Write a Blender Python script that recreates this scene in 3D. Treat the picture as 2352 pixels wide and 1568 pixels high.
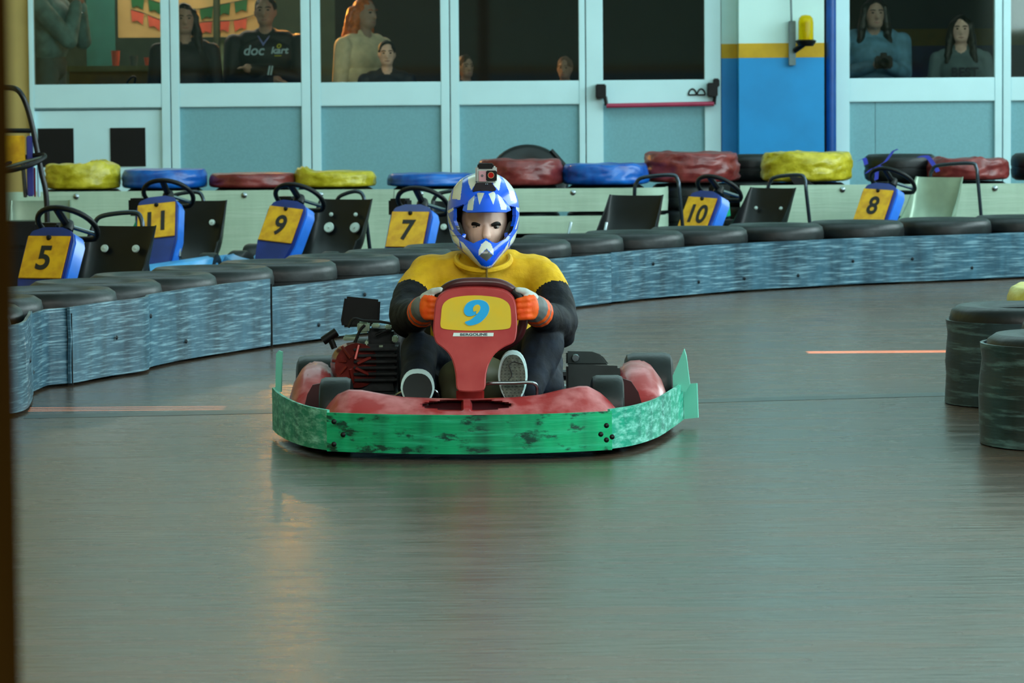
import bpy, bmesh, math, random
import numpy as np
from mathutils import Vector, Matrix, noise

for o in list(bpy.data.objects):
    bpy.data.objects.remove(o, do_unlink=True)
S = bpy.context.scene
COL = S.collection
random.seed(7)

# ------------------------------------------------------------------ camera
F, CAMH = 8400.0, 1.25                    # focal length in px of a 2352 px wide frame, camera height
PITCH = math.atan(594 / F); ROLL = math.radians(-0.45)
R3 = Matrix.Rotation(math.pi / 2 - PITCH, 3, 'X') @ Matrix.Rotation(ROLL, 3, 'Z')
CP = Vector((0, 0, CAMH))
cd = bpy.data.cameras.new('camera'); cam = bpy.data.objects.new('camera', cd); COL.objects.link(cam)
cd.sensor_width = 36; cd.lens = 36 * F / 2352
cam.matrix_world = Matrix.Translation(CP) @ R3.to_4x4()
cd.clip_end = 200; cd.clip_start = .1
cd.dof.use_dof = True; cd.dof.focus_distance = 12.5; cd.dof.aperture_fstop = 11
S.camera = cam
S.view_settings.view_transform = 'Standard'; S.view_settings.look = 'None'
S.view_settings.exposure = 0.0; S.view_settings.gamma = 1.0; S.view_settings.use_curve_mapping = False

# ------------------------------------------------------------------ light
w = bpy.data.worlds.new('sky'); S.world = w; w.use_nodes = True
w.node_tree.nodes['Background'].inputs[0].default_value = (.5, .8, .9, 1)
w.node_tree.nodes['Background'].inputs[1].default_value = .3

def area(name, loc, size, rot, power, color, spread=180):
    l = bpy.data.lights.new(name, 'AREA'); l.shape = 'RECTANGLE'; l.size, l.size_y = size
    l.energy = power; l.color = color; l.spread = math.radians(spread)
    o = bpy.data.objects.new(name, l); COL.objects.link(o); o.location = loc; o.rotation_euler = rot
    return o
area('window_daylight', (6.8, 16, 3.2), (2.6, 20), (0, math.radians(90), 0), 1150, (.76, .97, 1))
area('ceiling_fill', (0, 21, 5.85), (9, 5), (0, 0, 0), 240, (.64, .96, 1))  # overhead fill added under the ceiling, no opening built for it
area('front_fill', (1.5, 3.5, 5.2), (9, 4), (math.radians(48), 0, 0), 520, (1, 1, .92))  # unseen fill added to brighten the kart and driver from the front
sl = bpy.data.lights.new('sun', 'SUN'); sl.energy = 45; sl.angle = .003; sl.color = (1, .5, .3)
so = bpy.data.objects.new('sun', sl); COL.objects.link(so); so.location = (0, 12, 20)
SUND = Vector((.12, -.3, 1)).normalized()
so.rotation_euler = SUND.to_track_quat('Z', 'Y').to_euler()

# ------------------------------------------------------------------ helpers
def ray(px, py): return R3 @ Vector(((px - 1176) / F, -(py - 784) / F, -1))
def W(px, py, Y):                         # point seen at a pixel, at depth Y
    d = ray(px, py); return CP + d * (Y / d.y)
def G(px, py, z=0.0):                     # point seen at a pixel, at height z
    d = ray(px, py); return CP + d * ((z - CAMH) / d.z)
def lin(c):
    return tuple(((v / 255) / 12.92 if v / 255 <= .04045 else ((v / 255 + .055) / 1.055) ** 2.4) for v in c)

MATS = {}
def M(name, rgb, rough=.5, metal=0.0, var=.18, scale=9.0, bump=0.0, coat=0.0, stretch=(1, 1, 1), spec=.5, rgb2=None, lo=.35, hi=.65, detail=4):
    if name in MATS: return MATS[name]
    m = bpy.data.materials.new(name); m.use_nodes = True; nt = m.node_tree; N = nt.nodes; L = nt.links
    b = N['Principled BSDF']
    tc = N.new('ShaderNodeTexCoord'); mp = N.new('ShaderNodeMapping'); mp.inputs['Scale'].default_value = stretch
    nz = N.new('ShaderNodeTexNoise'); nz.inputs['Scale'].default_value = scale; nz.inputs['Detail'].default_value = detail
    cr = N.new('ShaderNodeValToRGB'); c = lin(rgb)
    a = tuple(max(0, v * (1 - var)) for v in c); d = tuple(min(1, v * (1 + var)) for v in c)
    if rgb2: d = lin(rgb2); a = c
    cr.color_ramp.elements[0].color = a + (1,); cr.color_ramp.elements[1].color = d + (1,)
    cr.color_ramp.elements[0].position = lo; cr.color_ramp.elements[1].position = hi
    L.new(tc.outputs['Object'], mp.inputs[0]); L.new(mp.outputs[0], nz.inputs['Vector']); L.new(nz.outputs[0], cr.inputs[0])
    L.new(cr.outputs[0], b.inputs['Base Color'])
    b.inputs['Roughness'].default_value = rough; b.inputs['Metallic'].default_value = metal
    b.inputs['Specular IOR Level'].default_value = spec
    if coat: b.inputs['Coat Weight'].default_value = coat; b.inputs['Coat Roughness'].default_value = .12
    if bump:
        bp = N.new('ShaderNodeBump'); bp.inputs['Strength'].default_value = bump; bp.inputs['Distance'].default_value = .02
        L.new(nz.outputs[0], bp.inputs['Height']); L.new(bp.outputs[0], b.inputs['Normal'])
    MATS[name] = m; return m

def streaky(name, base, light, dark, su=2.0, sv=45.0, rough=.35, lo=.5, hi=.72, dlo=.56, dhi=.72, dsu=5, dsv=14, lamt=1.0, damt=1.0, spec=.5, namt=.75):
    """plastic belting scuffed along its length, shading bands and highlights painted in; UV are metres along and up the strip"""
    m = bpy.data.materials.new(name); m.use_nodes = True; nt = m.node_tree; N = nt.nodes; L = nt.links; b = N['Principled BSDF']
    tc = N.new('ShaderNodeTexCoord')
    def nzn(s, seed, det=5):
        mp = N.new('ShaderNodeMapping'); mp.inputs['Scale'].default_value = s; mp.inputs['Location'].default_value = (seed, seed * 2.3, 0)
        mp.inputs['Rotation'].default_value = (0, 0, .03)
        nz = N.new('ShaderNodeTexNoise'); nz.inputs['Scale'].default_value = 1; nz.inputs['Detail'].default_value = det; nz.inputs['Roughness'].default_value = .65
        L.new(tc.outputs['UV'], mp.inputs[0]); L.new(mp.outputs[0], nz.inputs['Vector']); return nz
    def ramp(nz, p0, p1, amt):
        r = N.new('ShaderNodeMapRange'); r.inputs[1].default_value = p0; r.inputs[2].default_value = p1; r.inputs[4].default_value = amt
        L.new(nz.outputs[0], r.inputs[0]); return r
    def mix(fac, a, c2):
        x = N.new('ShaderNodeMix'); x.data_type = 'RGBA'; L.new(fac.outputs[0], x.inputs[0])
        if hasattr(a, 'outputs'): L.new(a.outputs[2], x.inputs[6])
        else: x.inputs[6].default_value = lin(a) + (1,)
        x.inputs[7].default_value = lin(c2) + (1,); return x
    n1 = nzn((su, sv, 1), 1.7); n2 = nzn((dsu, dsv, 1), 5.1, 6); n3 = nzn((5.5, .7, 1), 9.3, 3)
    a = mix(ramp(n3, .4, .68, namt), base, dark)  # vertical shading bands painted into the belting colour
    a = mix(ramp(n1, lo, hi, lamt), a, light)
    a = mix(ramp(n2, dlo, dhi, damt), a, dark)
    L.new(a.outputs[2], b.inputs['Base Color']); b.inputs['Roughness'].default_value = rough
    b.inputs['Specular IOR Level'].default_value = spec
    bp = N.new('ShaderNodeBump'); bp.inputs['Strength'].default_value = .35; bp.inputs['Distance'].default_value = .006
    L.new(n1.outputs[0], bp.inputs['Height']); L.new(bp.outputs[0], b.inputs['Normal'])
    MATS[name] = m; return m

def attr_mat(name, rough=.3, coat=.0, metal=0):
    m = bpy.data.materials.new(name); m.use_nodes = True; N = m.node_tree.nodes; b = N['Principled BSDF']
    a = N.new('ShaderNodeVertexColor'); a.layer_name = 'paint'
    m.node_tree.links.new(a.outputs[0], b.inputs['Base Color']); b.inputs['Roughness'].default_value = rough
    b.inputs['Coat Weight'].default_value = coat; MATS[name] = m; return m

def glass_mat():
    m = bpy.data.materials.new('window_glass'); m.use_nodes = True; nt = m.node_tree; N = nt.nodes; L = nt.links
    N.remove(N['Principled BSDF']); out = N['Material Output']
    t = N.new('ShaderNodeBsdfTransparent'); t.inputs[0].default_value = (.86, .87, .83, 1)
    g = N.new('ShaderNodeBsdfGlossy'); g.inputs['Roughness'].default_value = .03; g.inputs[0].default_value = (.9, 1, .97, 1)
    f = N.new('ShaderNodeFresnel'); f.inputs[0].default_value = 1.45
    mx = N.new('ShaderNodeMixShader'); L.new(f.outputs[0], mx.inputs[0]); L.new(t.outputs[0], mx.inputs[1]); L.new(g.outputs[0], mx.inputs[2])
    L.new(mx.outputs[0], out.inputs[0]); MATS['glass'] = m; return m

def emit_mat(name, col, strength):
    m = bpy.data.materials.new(name); m.use_nodes = True; b = m.node_tree.nodes['Principled BSDF']
    b.inputs['Base Color'].default_value = col + (1,); b.inputs['Emission Color'].default_value = col + (1,); b.inputs['Emission Strength'].default_value = strength
    MATS[name] = m; return m

def tag(o, label=None, cat=None, group=None, kind=None):
    if label: o['label'] = label
    if cat: o['category'] = cat
    if group: o['group'] = group
    if kind: o['kind'] = kind
    return o
def empty(name, loc, label=None, cat=None, group=None, rz=0, kind=None):
    o = bpy.data.objects.new(name, None); COL.objects.link(o); o.location = loc; o.rotation_euler = (0, 0, rz); o.empty_display_size = .1
    return tag(o, label, cat, group, kind)
def copy_tree(o, parent=None):
    c = o.copy(); COL.objects.link(c); c.parent = parent
    for ch in list(o.children): copy_tree(ch, c)
    return c

def finish(me, name, mats, parent=None, smooth=True, ang=40, off=None):
    if off is not None: me.transform(Matrix.Translation(-Vector(off)))
    for m in (mats if isinstance(mats, (list, tuple)) else [mats]): me.materials.append(m)
    if smooth:
        me.polygons.foreach_set('use_smooth', [True] * len(me.polygons))
        me.set_sharp_from_angle(angle=math.radians(ang))
    ob = bpy.data.objects.new(name, me); COL.objects.link(ob)
    if parent is not None: ob.parent = parent
    return ob

class MB:
    def __init__(s): s.v = []; s.f = []; s.mi = []
    def add(s, vs, fs, mi=0):
        n = len(s.v); s.v += [tuple(v) for v in vs]; s.f += [tuple(i + n for i in f) for f in fs]; s.mi += [mi] * len(fs); return s
    def box(s, c, size, rot=None, mi=0):
        c = Vector(c); h = Vector(size) / 2; vs = []
        for x in (-1, 1):
            for y in (-1, 1):
                for z in (-1, 1):
                    p = Vector((x * h.x, y * h.y, z * h.z)); vs.append(c + (rot @ p if rot is not None else p))
        return s.add(vs, [(0, 1, 3, 2), (4, 6, 7, 5), (0, 4, 5, 1), (2, 3, 7, 6), (0, 2, 6, 4), (1, 5, 7, 3)], mi)
    def span(s, a, b, mi=0):
        a = Vector(a); b = Vector(b)
        return s.box((a + b) / 2, (abs(b.x - a.x), abs(b.y - a.y), abs(b.z - a.z)), None, mi)
    def loft(s, secs, closed=True, cap=True, ring=False, mi=0):
        n = len(secs[0]); vs = [p for q in secs for p in q]; fs = []; m = len(secs)
        for i in range(m if ring else m - 1):
            for j in range(n if closed else n - 1):
                a = i * n + j; b = i * n + (j + 1) % n; k = ((i + 1) % m) * n
                fs.append((a, b, k + (j + 1) % n, k + j))
        if cap and closed and not ring:
            fs.append(tuple(range(n))[::-1]); fs.append(tuple(range((m - 1) * n, m * n)))
        return s.add(vs, fs, mi)
    def tube(s, pts, r, n=10, closed=False, mi=0):
        pts = [Vector(p) for p in pts]; m = len(pts); secs = []; up = None
        for i in range(m):
            a = pts[(i - 1) % m] if (closed or i > 0) else pts[i]; b = pts[(i + 1) % m] if (closed or i < m - 1) else pts[i]
            t = (b - a).normalized()
            if up is None:
                up = Vector((0, 0, 1)) if abs(t.z) < .9 else Vector((1, 0, 0))
            u = (up - t * up.dot(t)).normalized(); v = t.cross(u); up = u
            rr = r[i] if isinstance(r, (list, tuple)) else r
            secs.append([pts[i] + u * (rr * math.cos(2 * math.pi * k / n)) + v * (rr * math.sin(2 * math.pi * k / n)) for k in range(n)])
        return s.loft(secs, ring=closed, mi=mi)
    def lathe(s, prof, n=24, mat=None, closed=False, mi=0):
        mat = mat or Matrix(); secs = []
        for k in range(n):
            a = 2 * math.pi * k / n
            secs.append([mat @ Vector((r * math.cos(a), r * math.sin(a), z)) for r, z in prof])
        return s.loft(secs, closed=closed, cap=False, ring=True, mi=mi)
    def prism(s, poly, t, mat=None, mi=0):
        mat = mat or Matrix(); n = len(poly)
        vs = [mat @ Vector((x, y, 0)) for x, y in poly] + [mat @ Vector((x, y, t)) for x, y in poly]
        fs = [tuple(range(n))[::-1], tuple(range(n, 2 * n))] + [(i, (i + 1) % n, n + (i + 1) % n, n + i) for i in range(n)]
        return s.add(vs, fs, mi)
    def slab(s, pts, vec, mi=0):          # a 3-D polygon given thickness
        pts = [Vector(p) for p in pts]; n = len(pts); vec = Vector(vec)
        return s.add(pts + [p + vec for p in pts], [tuple(range(n))[::-1], tuple(range(n, 2 * n))] + [(i, (i + 1) % n, n + (i + 1) % n, n + i) for i in range(n)], mi)
    def ell(s, c, r, rot=None, nu=16, nv=10, mi=0):
        c = Vector(c); r = (r, r, r) if isinstance(r, (int, float)) else r
        vs = []; fs = []
        for j in range(1, nv):
            ph = math.pi * j / nv
            for i in range(nu):
                th = 2 * math.pi * i / nu
                p = Vector((r[0] * math.sin(ph) * math.cos(th), r[1] * math.sin(ph) * math.sin(th), r[2] * math.cos(ph)))
                vs.append(c + (rot @ p if rot is not None else p))
        tp = Vector((0, 0, r[2])); bt = -tp
        vs += [c + (rot @ tp if rot is not None else tp), c + (rot @ bt if rot is not None else bt)]
        for j in range(nv - 2):
            for i in range(nu):
                a = j * nu + i; b = j * nu + (i + 1) % nu; fs.append((a, a + nu, b + nu, b))
        T = len(vs) - 2
        for i in range(nu):
            fs.append((T, i, (i + 1) % nu)); k = (nv - 2) * nu; fs.append((T + 1, k + (i + 1) % nu, k + i))
        return s.add(vs, fs, mi)
    def cap(s, p0, p1, r0, r1, n=14, mi=0):  # tapered capsule
        p0 = Vector(p0); p1 = Vector(p1); d = p1 - p0; L = max(d.length, 1e-6); q = d.to_track_quat('Z', 'Y').to_matrix().to_4x4()
        prof = [(r0 * math.sin(a), -r0 * math.cos(a)) for a in [math.pi / 2 * k / 4 for k in range(0, 5)]]
        prof += [(r1 * math.cos(a), L + r1 * math.sin(a)) for a in [math.pi / 2 * k / 4 for k in range(0, 5)]]
        prof[0] = (1e-5, -r0); prof[-1] = (1e-5, L + r1)
        return s.lathe(prof, n, Matrix.Translation(p0) @ q, mi=mi)
    def mesh(s, name='m', bevel=0, seg=2):
        me = bpy.data.meshes.new(name); me.from_pydata(s.v, [], s.f)
        me.polygons.foreach_set('material_index', s.mi)
        bm = bmesh.new(); bm.from_mesh(me); bmesh.ops.recalc_face_normals(bm, faces=bm.faces)
        if bevel:
            es = [e for e in bm.edges if len(e.link_faces) == 2 and e.calc_face_angle(0) > .5]
            bmesh.ops.bevel(bm, geom=es, offset=bevel, segments=seg, affect='EDGES', clamp_overlap=True)
        bm.to_mesh(me); bm.free(); return me
    def build(s, name, mats, parent=None, off=None, bevel=0, seg=2, smooth=True, ang=40):
        return finish(s.mesh(name, bevel, seg), name, mats, parent, smooth, ang, off)

def organic(name, prims, mats, voxel=.01, it=6, parent=None, off=None, fac=.5, disp=None, raw=False):
    """one continuous skin over tapered capsules ('c',p0,p1,r0,r1,mi) and ellipsoids ('e',c,(rx,ry,rz),rot,mi)"""
    b = MB()
    for p in prims:
        if p[0] == 'c': b.cap(p[1], p[2], p[3], p[4])
        else: b.ell(p[1], p[2], p[3], 20, 14)
    t = bpy.data.objects.new('t', b.mesh('t')); COL.objects.link(t)
    m = t.modifiers.new('r', 'REMESH'); m.mode = 'VOXEL'; m.voxel_size = voxel; m.adaptivity = 0
    if it: q = t.modifiers.new('s', 'SMOOTH'); q.factor = fac; q.iterations = it
    dg = bpy.context.evaluated_depsgraph_get(); me = bpy.data.meshes.new_from_object(t.evaluated_get(dg))
    bpy.data.objects.remove(t, do_unlink=True); me.name = name
    if disp:
        n = len(me.vertices); co = np.empty(n * 3); me.vertices.foreach_get('co', co); no = np.empty(n * 3); me.vertices.foreach_get('normal', no)
        co = co.reshape(-1, 3); no = no.reshape(-1, 3); d = np.array([disp(Vector(c)) for c in co]); me.vertices.foreach_set('co', (co + no * d[:, None]).ravel())
    if len(mats) > 1:
        n = len(me.polygons); c = np.empty(n * 3); me.polygons.foreach_get('center', c); c = c.reshape(-1, 3)
        best = np.full(n, 1e9); idx = np.zeros(n, int)
        for p in prims:
            if p[0] == 'c':
                a = np.array(p[1]); d = np.array(p[2]) - a; tt = np.clip(((c - a) @ d) / max(d @ d, 1e-9), 0, 1)
                dist = np.linalg.norm(c - (a + tt[:, None] * d), axis=1) - (p[3] + (p[4] - p[3]) * tt)
            else:
                q = c - np.array(p[1]); q = q @ np.array(p[3]) if p[3] is not None else q
                rr = np.array(p[2] if not isinstance(p[2], (int, float)) else (p[2],) * 3)
                k = np.linalg.norm(q / rr, axis=1); dist = (k - 1) * rr.min()
            mi = p[-1]; s = dist < best; best[s] = dist[s]; idx[s] = mi
        me.polygons.foreach_set('material_index', idx.astype(np.int32))
    if raw: return me
    return finish(me, name, mats, parent, True, 180, off)

def catmull(pts, per=8, closed=False):
    pts = [Vector(p) for p in pts]; n = len(pts); out = []
    for i in range(n if closed else n - 1):
        p1 = pts[i]; p2 = pts[(i + 1) % n]
        p0 = pts[i - 1] if (closed or i > 0) else p1 * 2 - p2
        p3 = pts[(i + 2) % n] if (closed or i < n - 2) else p2 * 2 - p1
        for k in range(per):
            t = k / per
            out.append(.5 * ((2 * p1) + (p2 - p0) * t + (2 * p0 - 5 * p1 + 4 * p2 - p3) * t * t + (3 * p1 - p0 - 3 * p2 + p3) * t ** 3))
    if not closed: out.append(pts[-1])
    return out
def resample(pts, step):
    out = [pts[0].copy()]; acc = 0; last = pts[0].copy()
    for p in pts[1:]:
        while (p - last).length >= step:
            last = last + (p - last).normalized() * step; out.append(last.copy())
    return out

def text(name, s, size, mat, parent, place, ext=.0015, shear=0.0, bold=0.0, sx=1.0):
    c = bpy.data.curves.new('t', 'FONT'); c.body = s; c.size = size; c.extrude = ext; c.shear = shear; c.offset = bold
    c.align_x = 'CENTER'; c.align_y = 'CENTER'
    t = bpy.data.objects.new('t', c); COL.objects.link(t)
    dg = bpy.context.evaluated_depsgraph_get(); me = bpy.data.meshes.new_from_object(t.evaluated_get(dg))
    bpy.data.objects.remove(t, do_unlink=True); me.materials.clear()
    me.transform(Matrix.Diagonal((sx, 1, 1, 1))); me.transform(place)
    return finish(me, name, mat, parent, False)
def face_frame(o, right, up):             # matrix: x=right, y=up, z=out of the face
    r = Vector(right).normalized(); u = Vector(up); u = (u - r * u.dot(r)).normalized(); n = r.cross(u); o = Vector(o)
    return Matrix(((r.x, u.x, n.x, o.x), (r.y, u.y, n.y, o.y), (r.z, u.z, n.z, o.z), (0, 0, 0, 1)))

def belt(name, path, z0, h, mat, th=.012, parent=None, off=None, hfun=None, rows=5, wob=0.0):
    """a strip standing on edge along a ground path; UV in metres"""
    n = len(path); vs = []; uv = []; L = 0; acc = [0]
    for i in range(1, n): acc.append(acc[-1] + (path[i].xy - path[i - 1].xy).length)
    nr = []
    for i in range(n):
        t = (path[min(i + 1, n - 1)].xy - path[max(i - 1, 0)].xy).normalized(); nr.append(Vector((-t.y, t.x)))
    fs = []
    for side in (0, 1):
        for i in range(n):
            hh = hfun(acc[i] / max(acc[-1], 1e-6)) if hfun else h
            for k in range(rows + 1):
                z = z0 + hh * k / rows
                o = nr[i] * (th * side) + nr[i] * (wob * noise.noise((acc[i] * 3, k * .5, 7.1)))
                vs.append((path[i].x + o.x, path[i].y + o.y, z + (path[i].z if False else 0))); uv.append((acc[i], z))
    A = rows + 1; B = n * A
    for i in range(n - 1):
        for k in range(rows):
            a = i * A + k; fs.append((a, a + A, a + A + 1, a + 1)); fs.append((B + a, B + a + 1, B + a + A + 1, B + a + A))
        fs.append((i * A, B + i * A, B + (i + 1) * A, (i + 1) * A))
        t = rows; fs.append((i * A + t, (i + 1) * A + t, B + (i + 1) * A + t, B + i * A + t))
    for i in (0, n - 1):
        for k in range(rows): a = i * A + k; fs.append((a, a + 1, B + a + 1, B + a))
    me = bpy.data.meshes.new(name); me.from_pydata(vs, [], fs)
    lay = me.uv_layers.new(name='UVMap')
    for l in me.loops: lay.data[l.index].uv = uv[l.vertex_index]
    bm = bmesh.new(); bm.from_mesh(me); bmesh.ops.recalc_face_normals(bm, faces=bm.faces); bm.to_mesh(me); bm.free()
    return finish(me, name, mat, parent, True, 45, off)

# ------------------------------------------------------------------ materials
white = M('painted_aluminium', (205, 240, 246), .35, var=.04, scale=2)
greypanel = M('grey_blue_panel', (120, 172, 182), .5, var=.05, scale=60)
blackm = M('black_plastic', (8, 9, 11), .45, var=.25, spec=.3)
rubber = M('tyre_rubber', (17, 21, 23), .4, var=.45, scale=14, bump=.15, spec=.4)
steel = M('steel_tube', (150, 160, 165), .25, 1.0, var=.1)
blacktube = M('black_tube', (22, 24, 28), .3, .3, var=.2)
red = M('red_plastic', (168, 40, 42), .3, var=.12, scale=10, rgb2=(184, 62, 60), coat=.25)
redwornlit = M('worn_lit_red_plastic', (165, 42, 44), .38, scale=13, rgb2=(206, 118, 122), lo=.42, hi=.72, coat=.2, bump=.05)  # worn patches; their lighter pink also paints in a highlight
maroon = M('maroon_bag', (104, 32, 34), .33, scale=12, rgb2=(138, 56, 54), bump=.35)
yellowbag = M('yellow_bag', (168, 152, 14), .33, scale=14, rgb2=(208, 190, 50), bump=.5)
bluebag = M('blue_bag', (8, 62, 150), .3, scale=9, rgb2=(16, 104, 195), bump=.25)
plateyellow = M('number_plate_yellow', (232, 176, 8), .45, scale=18, rgb2=(205, 145, 6), bump=.03)
numblack = M('number_black', (18, 16, 12), .6, var=.3)
fairing = M('blue_fairing', (22, 46, 122), .28, var=.25, scale=5, coat=.3)
fairinglight = M('light_blue_fairing', (70, 150, 205), .3, var=.25, scale=6)
skin = M('skin', (240, 200, 184), .5, var=.08, scale=20)
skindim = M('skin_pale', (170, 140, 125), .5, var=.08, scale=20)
hairblack = M('black_hair', (14, 11, 10), .45, var=.3, scale=60)
darkeye = M('dark_eye', (18, 13, 12), .3, var=.2)
lipm = M('lip', (150, 90, 85), .5)
beltblue = streaky('grey_blue_belt', (60, 100, 120), (180, 222, 236), (18, 36, 50), su=4.5, sv=85, rough=.3, lo=.5, hi=.8, dlo=.56, dhi=.74, dsu=3.5, dsv=9, lamt=.8, damt=.6)
beltwhite = streaky('white_belt', (176, 200, 178), (205, 222, 205), (110, 130, 112), rough=.4, lamt=.4, damt=.4, dlo=.6, dhi=.8, namt=.25)
beltdark = streaky('dark_grey_belt', (44, 62, 66), (120, 160, 160), (18, 26, 27), rough=.4, lo=.52, hi=.76, lamt=.85, su=3, sv=30)
beltgreen = streaky('green_belt', (0, 184, 122), (50, 210, 160), (5, 56, 46), su=3, sv=40, rough=.36, lo=.5, hi=.8, dlo=.54, dhi=.62, dsu=9, dsv=22, damt=.95)
beltgreen2 = streaky('scuffed_green_belt', (8, 172, 136), (150, 232, 214), (14, 104, 94), su=14, sv=40, rough=.42, lo=.45, hi=.7, dlo=.58, dhi=.75, dsu=9, dsv=14, damt=.6)
glass = glass_mat()
beige = M('beige_plaster', (196, 170, 104), .8, var=.08, scale=3)
wallwhite = M('white_plaster', (205, 236, 232), .7, var=.04, scale=3)
wallyellow = M('yellow_stripe_paint', (205, 160, 8), .6, var=.08)
wallblue = M('blue_wall_paint', (0, 140, 206), .5, var=.08, scale=2.5, bump=.05)
woodpost = M('brown_wood', (58, 36, 10), .9, spec=0.0, var=.3, scale=6, stretch=(1, 1, .2))

# ------------------------------------------------------------------ floor
def floor_mat():
    m = bpy.data.materials.new('sealed_floor'); m.use_nodes = True; nt = m.node_tree; N = nt.nodes; L = nt.links; b = N['Principled BSDF']
    tc = N.new('ShaderNodeTexCoord')
    def nz(sc, det=4, seed=0):
        mp = N.new('ShaderNodeMapping'); mp.inputs['Scale'].default_value = sc; mp.inputs['Location'].default_value = (seed, seed, 0)
        n = N.new('ShaderNodeTexNoise'); n.inputs['Scale'].default_value = 1; n.inputs['Detail'].default_value = det
        L.new(tc.outputs['Object'], mp.inputs[0]); L.new(mp.outputs[0], n.inputs['Vector']); return n
    def mix(f, a, c):
        x = N.new('ShaderNodeMix'); x.data_type = 'RGBA'; L.new(f.outputs[0], x.inputs[0])
        if isinstance(a, tuple): x.inputs[6].default_value = lin(a) + (1,)
        else: L.new(a.outputs[2], x.inputs[6])
        x.inputs[7].default_value = lin(c) + (1,); return x
    def rng(n, a, c, top=1):
        r = N.new('ShaderNodeMapRange'); r.inputs[1].default_value = a; r.inputs[2].default_value = c; r.inputs[4].default_value = top; L.new(n.outputs[0], r.inputs[0]); return r
    big = nz((.5, .35, 1), 3, 3); st = nz((2.2, 9, 1), 5, 8); fine = nz((6, 34, 1), 4, 1)
    a = mix(rng(big, .38, .62), (92, 66, 48), (76, 66, 58))
    a = mix(rng(st, .45, .75, .55), a, (106, 80, 60))
    a = mix(rng(fine, .5, .75, .4), a, (52, 50, 44))
    L.new(a.outputs[2], b.inputs['Base Color'])
    r = rng(st, .3, .7); r.inputs[3].default_value = .2; r.inputs[4].default_value = .32; L.new(r.outputs[0], b.inputs['Roughness'])
    b.inputs['Specular IOR Level'].default_value = .36
    bp = N.new('ShaderNodeBump'); bp.inputs['Strength'].default_value = .14; bp.inputs['Distance'].default_value = .02
    L.new(fine.outputs[0], bp.inputs['Height']); L.new(bp.outputs[0], b.inputs['Normal'])
    return m
fl = MB().span((-7, -6, -.1), (7, 28, 0)).build('floor', floor_mat(), smooth=False); tag(fl, 'glossy grey brown sealed concrete race track floor', kind='structure')
jm = M('dark_floor_joint', (46, 50, 48), .35, var=.35, scale=3)
p = [G(60, 957), G(1100, 935), G(2180, 905)]
jb = MB()
for a, b in zip(p, p[1:]):
    d = Vector((0, .08, 0)); jb.add([a - d, b - d, b + d, a + d, a - d + Vector((0, 0, .001)), b - d + Vector((0, 0, .001)), b + d + Vector((0, 0, .001)), a + d + Vector((0, 0, .001))],
                                     [(4, 5, 6, 7), (0, 1, 5, 4), (3, 7, 6, 2)])
jb.build('expansion_joint', jm, fl, smooth=False)

# ------------------------------------------------------------------ hall shell
YW = 28.0
def XW(px, Y=YW): return W(px, 215, Y).x
ZS = W(1053, 187, YW).z; ZR = W(1053, 241, YW).z; ZT = 2.75
for nm, a, b, m in [('wall_left', (-7.1, -6, 0), (-7, 28, 6), beige), ('wall_right', (7, -6, 0), (7.1, 28, 6), wallwhite)]:
    tag(MB().span(a, b).build(nm, m, smooth=False), kind='structure')
rw = empty('wall_rear', (0, -6, 0), kind='structure')
MB().span((-7, -.1, 0), (7, 0, 1.42)).build('painted_dado', wallblue, rw, smooth=False)
MB().span((-7, -.1, 1.42), (7, 0, 1.53)).build('painted_stripe', wallyellow, rw, smooth=False)
MB().span((-7, -.1, 1.53), (7, 0, 6)).build('upper_wall', wallwhite, rw, smooth=False)
# ceiling with two narrow roof slits that let the sun through
ceil = empty('ceiling', (0, 0, 6), kind='structure')
def slit(c, wx, wy):
    t = 6 / SUND.z; q = c + SUND * t; return (q.x - wx / 2, q.x + wx / 2, q.y - wy / 2, q.y + wy / 2)
sl1 = slit(G(2060, 808), .82, .17)
sls = [sl1] + [slit(G(285, 939) + Vector((0, -.07 + .07 * k, 0)), .8, .046) for k in range(3)]
ys = sorted([(q[2], q[3], q) for q in sls])
y = -6.0
for a, b, s_ in ys:
    MB().span((-7, y, 0), (7, a, .1)).build('ceiling_panel', wallwhite, ceil, smooth=False)
    MB().span((-7, a, 0), (s_[0], b, .1)).build('ceiling_panel', wallwhite, ceil, smooth=False)
    MB().span((s_[1], a, 0), (7, b, .1)).build('ceiling_panel', wallwhite, ceil, smooth=False)
    y = b
MB().span((-7, y, 0), (7, 28, .1)).build('ceiling_panel', wallwhite, ceil, smooth=False)
# back wall pieces
wb = empty('wall_back', (0, YW, 0), kind='structure')
MB().span((-7, 0, 0), (XW(68), .12, 6)).build('plaster_panel', beige, wb, smooth=False)
MB().span((XW(68), 0, ZT), (7, .12, 6)).build('upper_wall', wallwhite, wb, smooth=False)
MB().span((XW(2640), 0, 0), (7, .12, ZT)).build('plaster_panel', wallwhite, wb, smooth=False)
zb, zy = W(1775, 133, YW).z, W(1775, 100, YW).z
for a, b, fy in [(1657, 1699, 0.0), (1697, 1893, -.28)]:
    xa, xb = W(a, 100, YW + fy).x, W(b, 100, YW + fy).x
    MB().span((xa, fy, 0), (xb, .12, zb)).build('blue_dado', wallblue, wb, smooth=False)
    MB().span((xa, fy - .002, zb), (xb, .12, zy)).build('yellow_stripe', wallyellow, wb, smooth=False)
    MB().span((xa, fy, zy), (xb, .12, ZT + .05)).build('white_face', wallwhite, wb, smooth=False)

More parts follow.
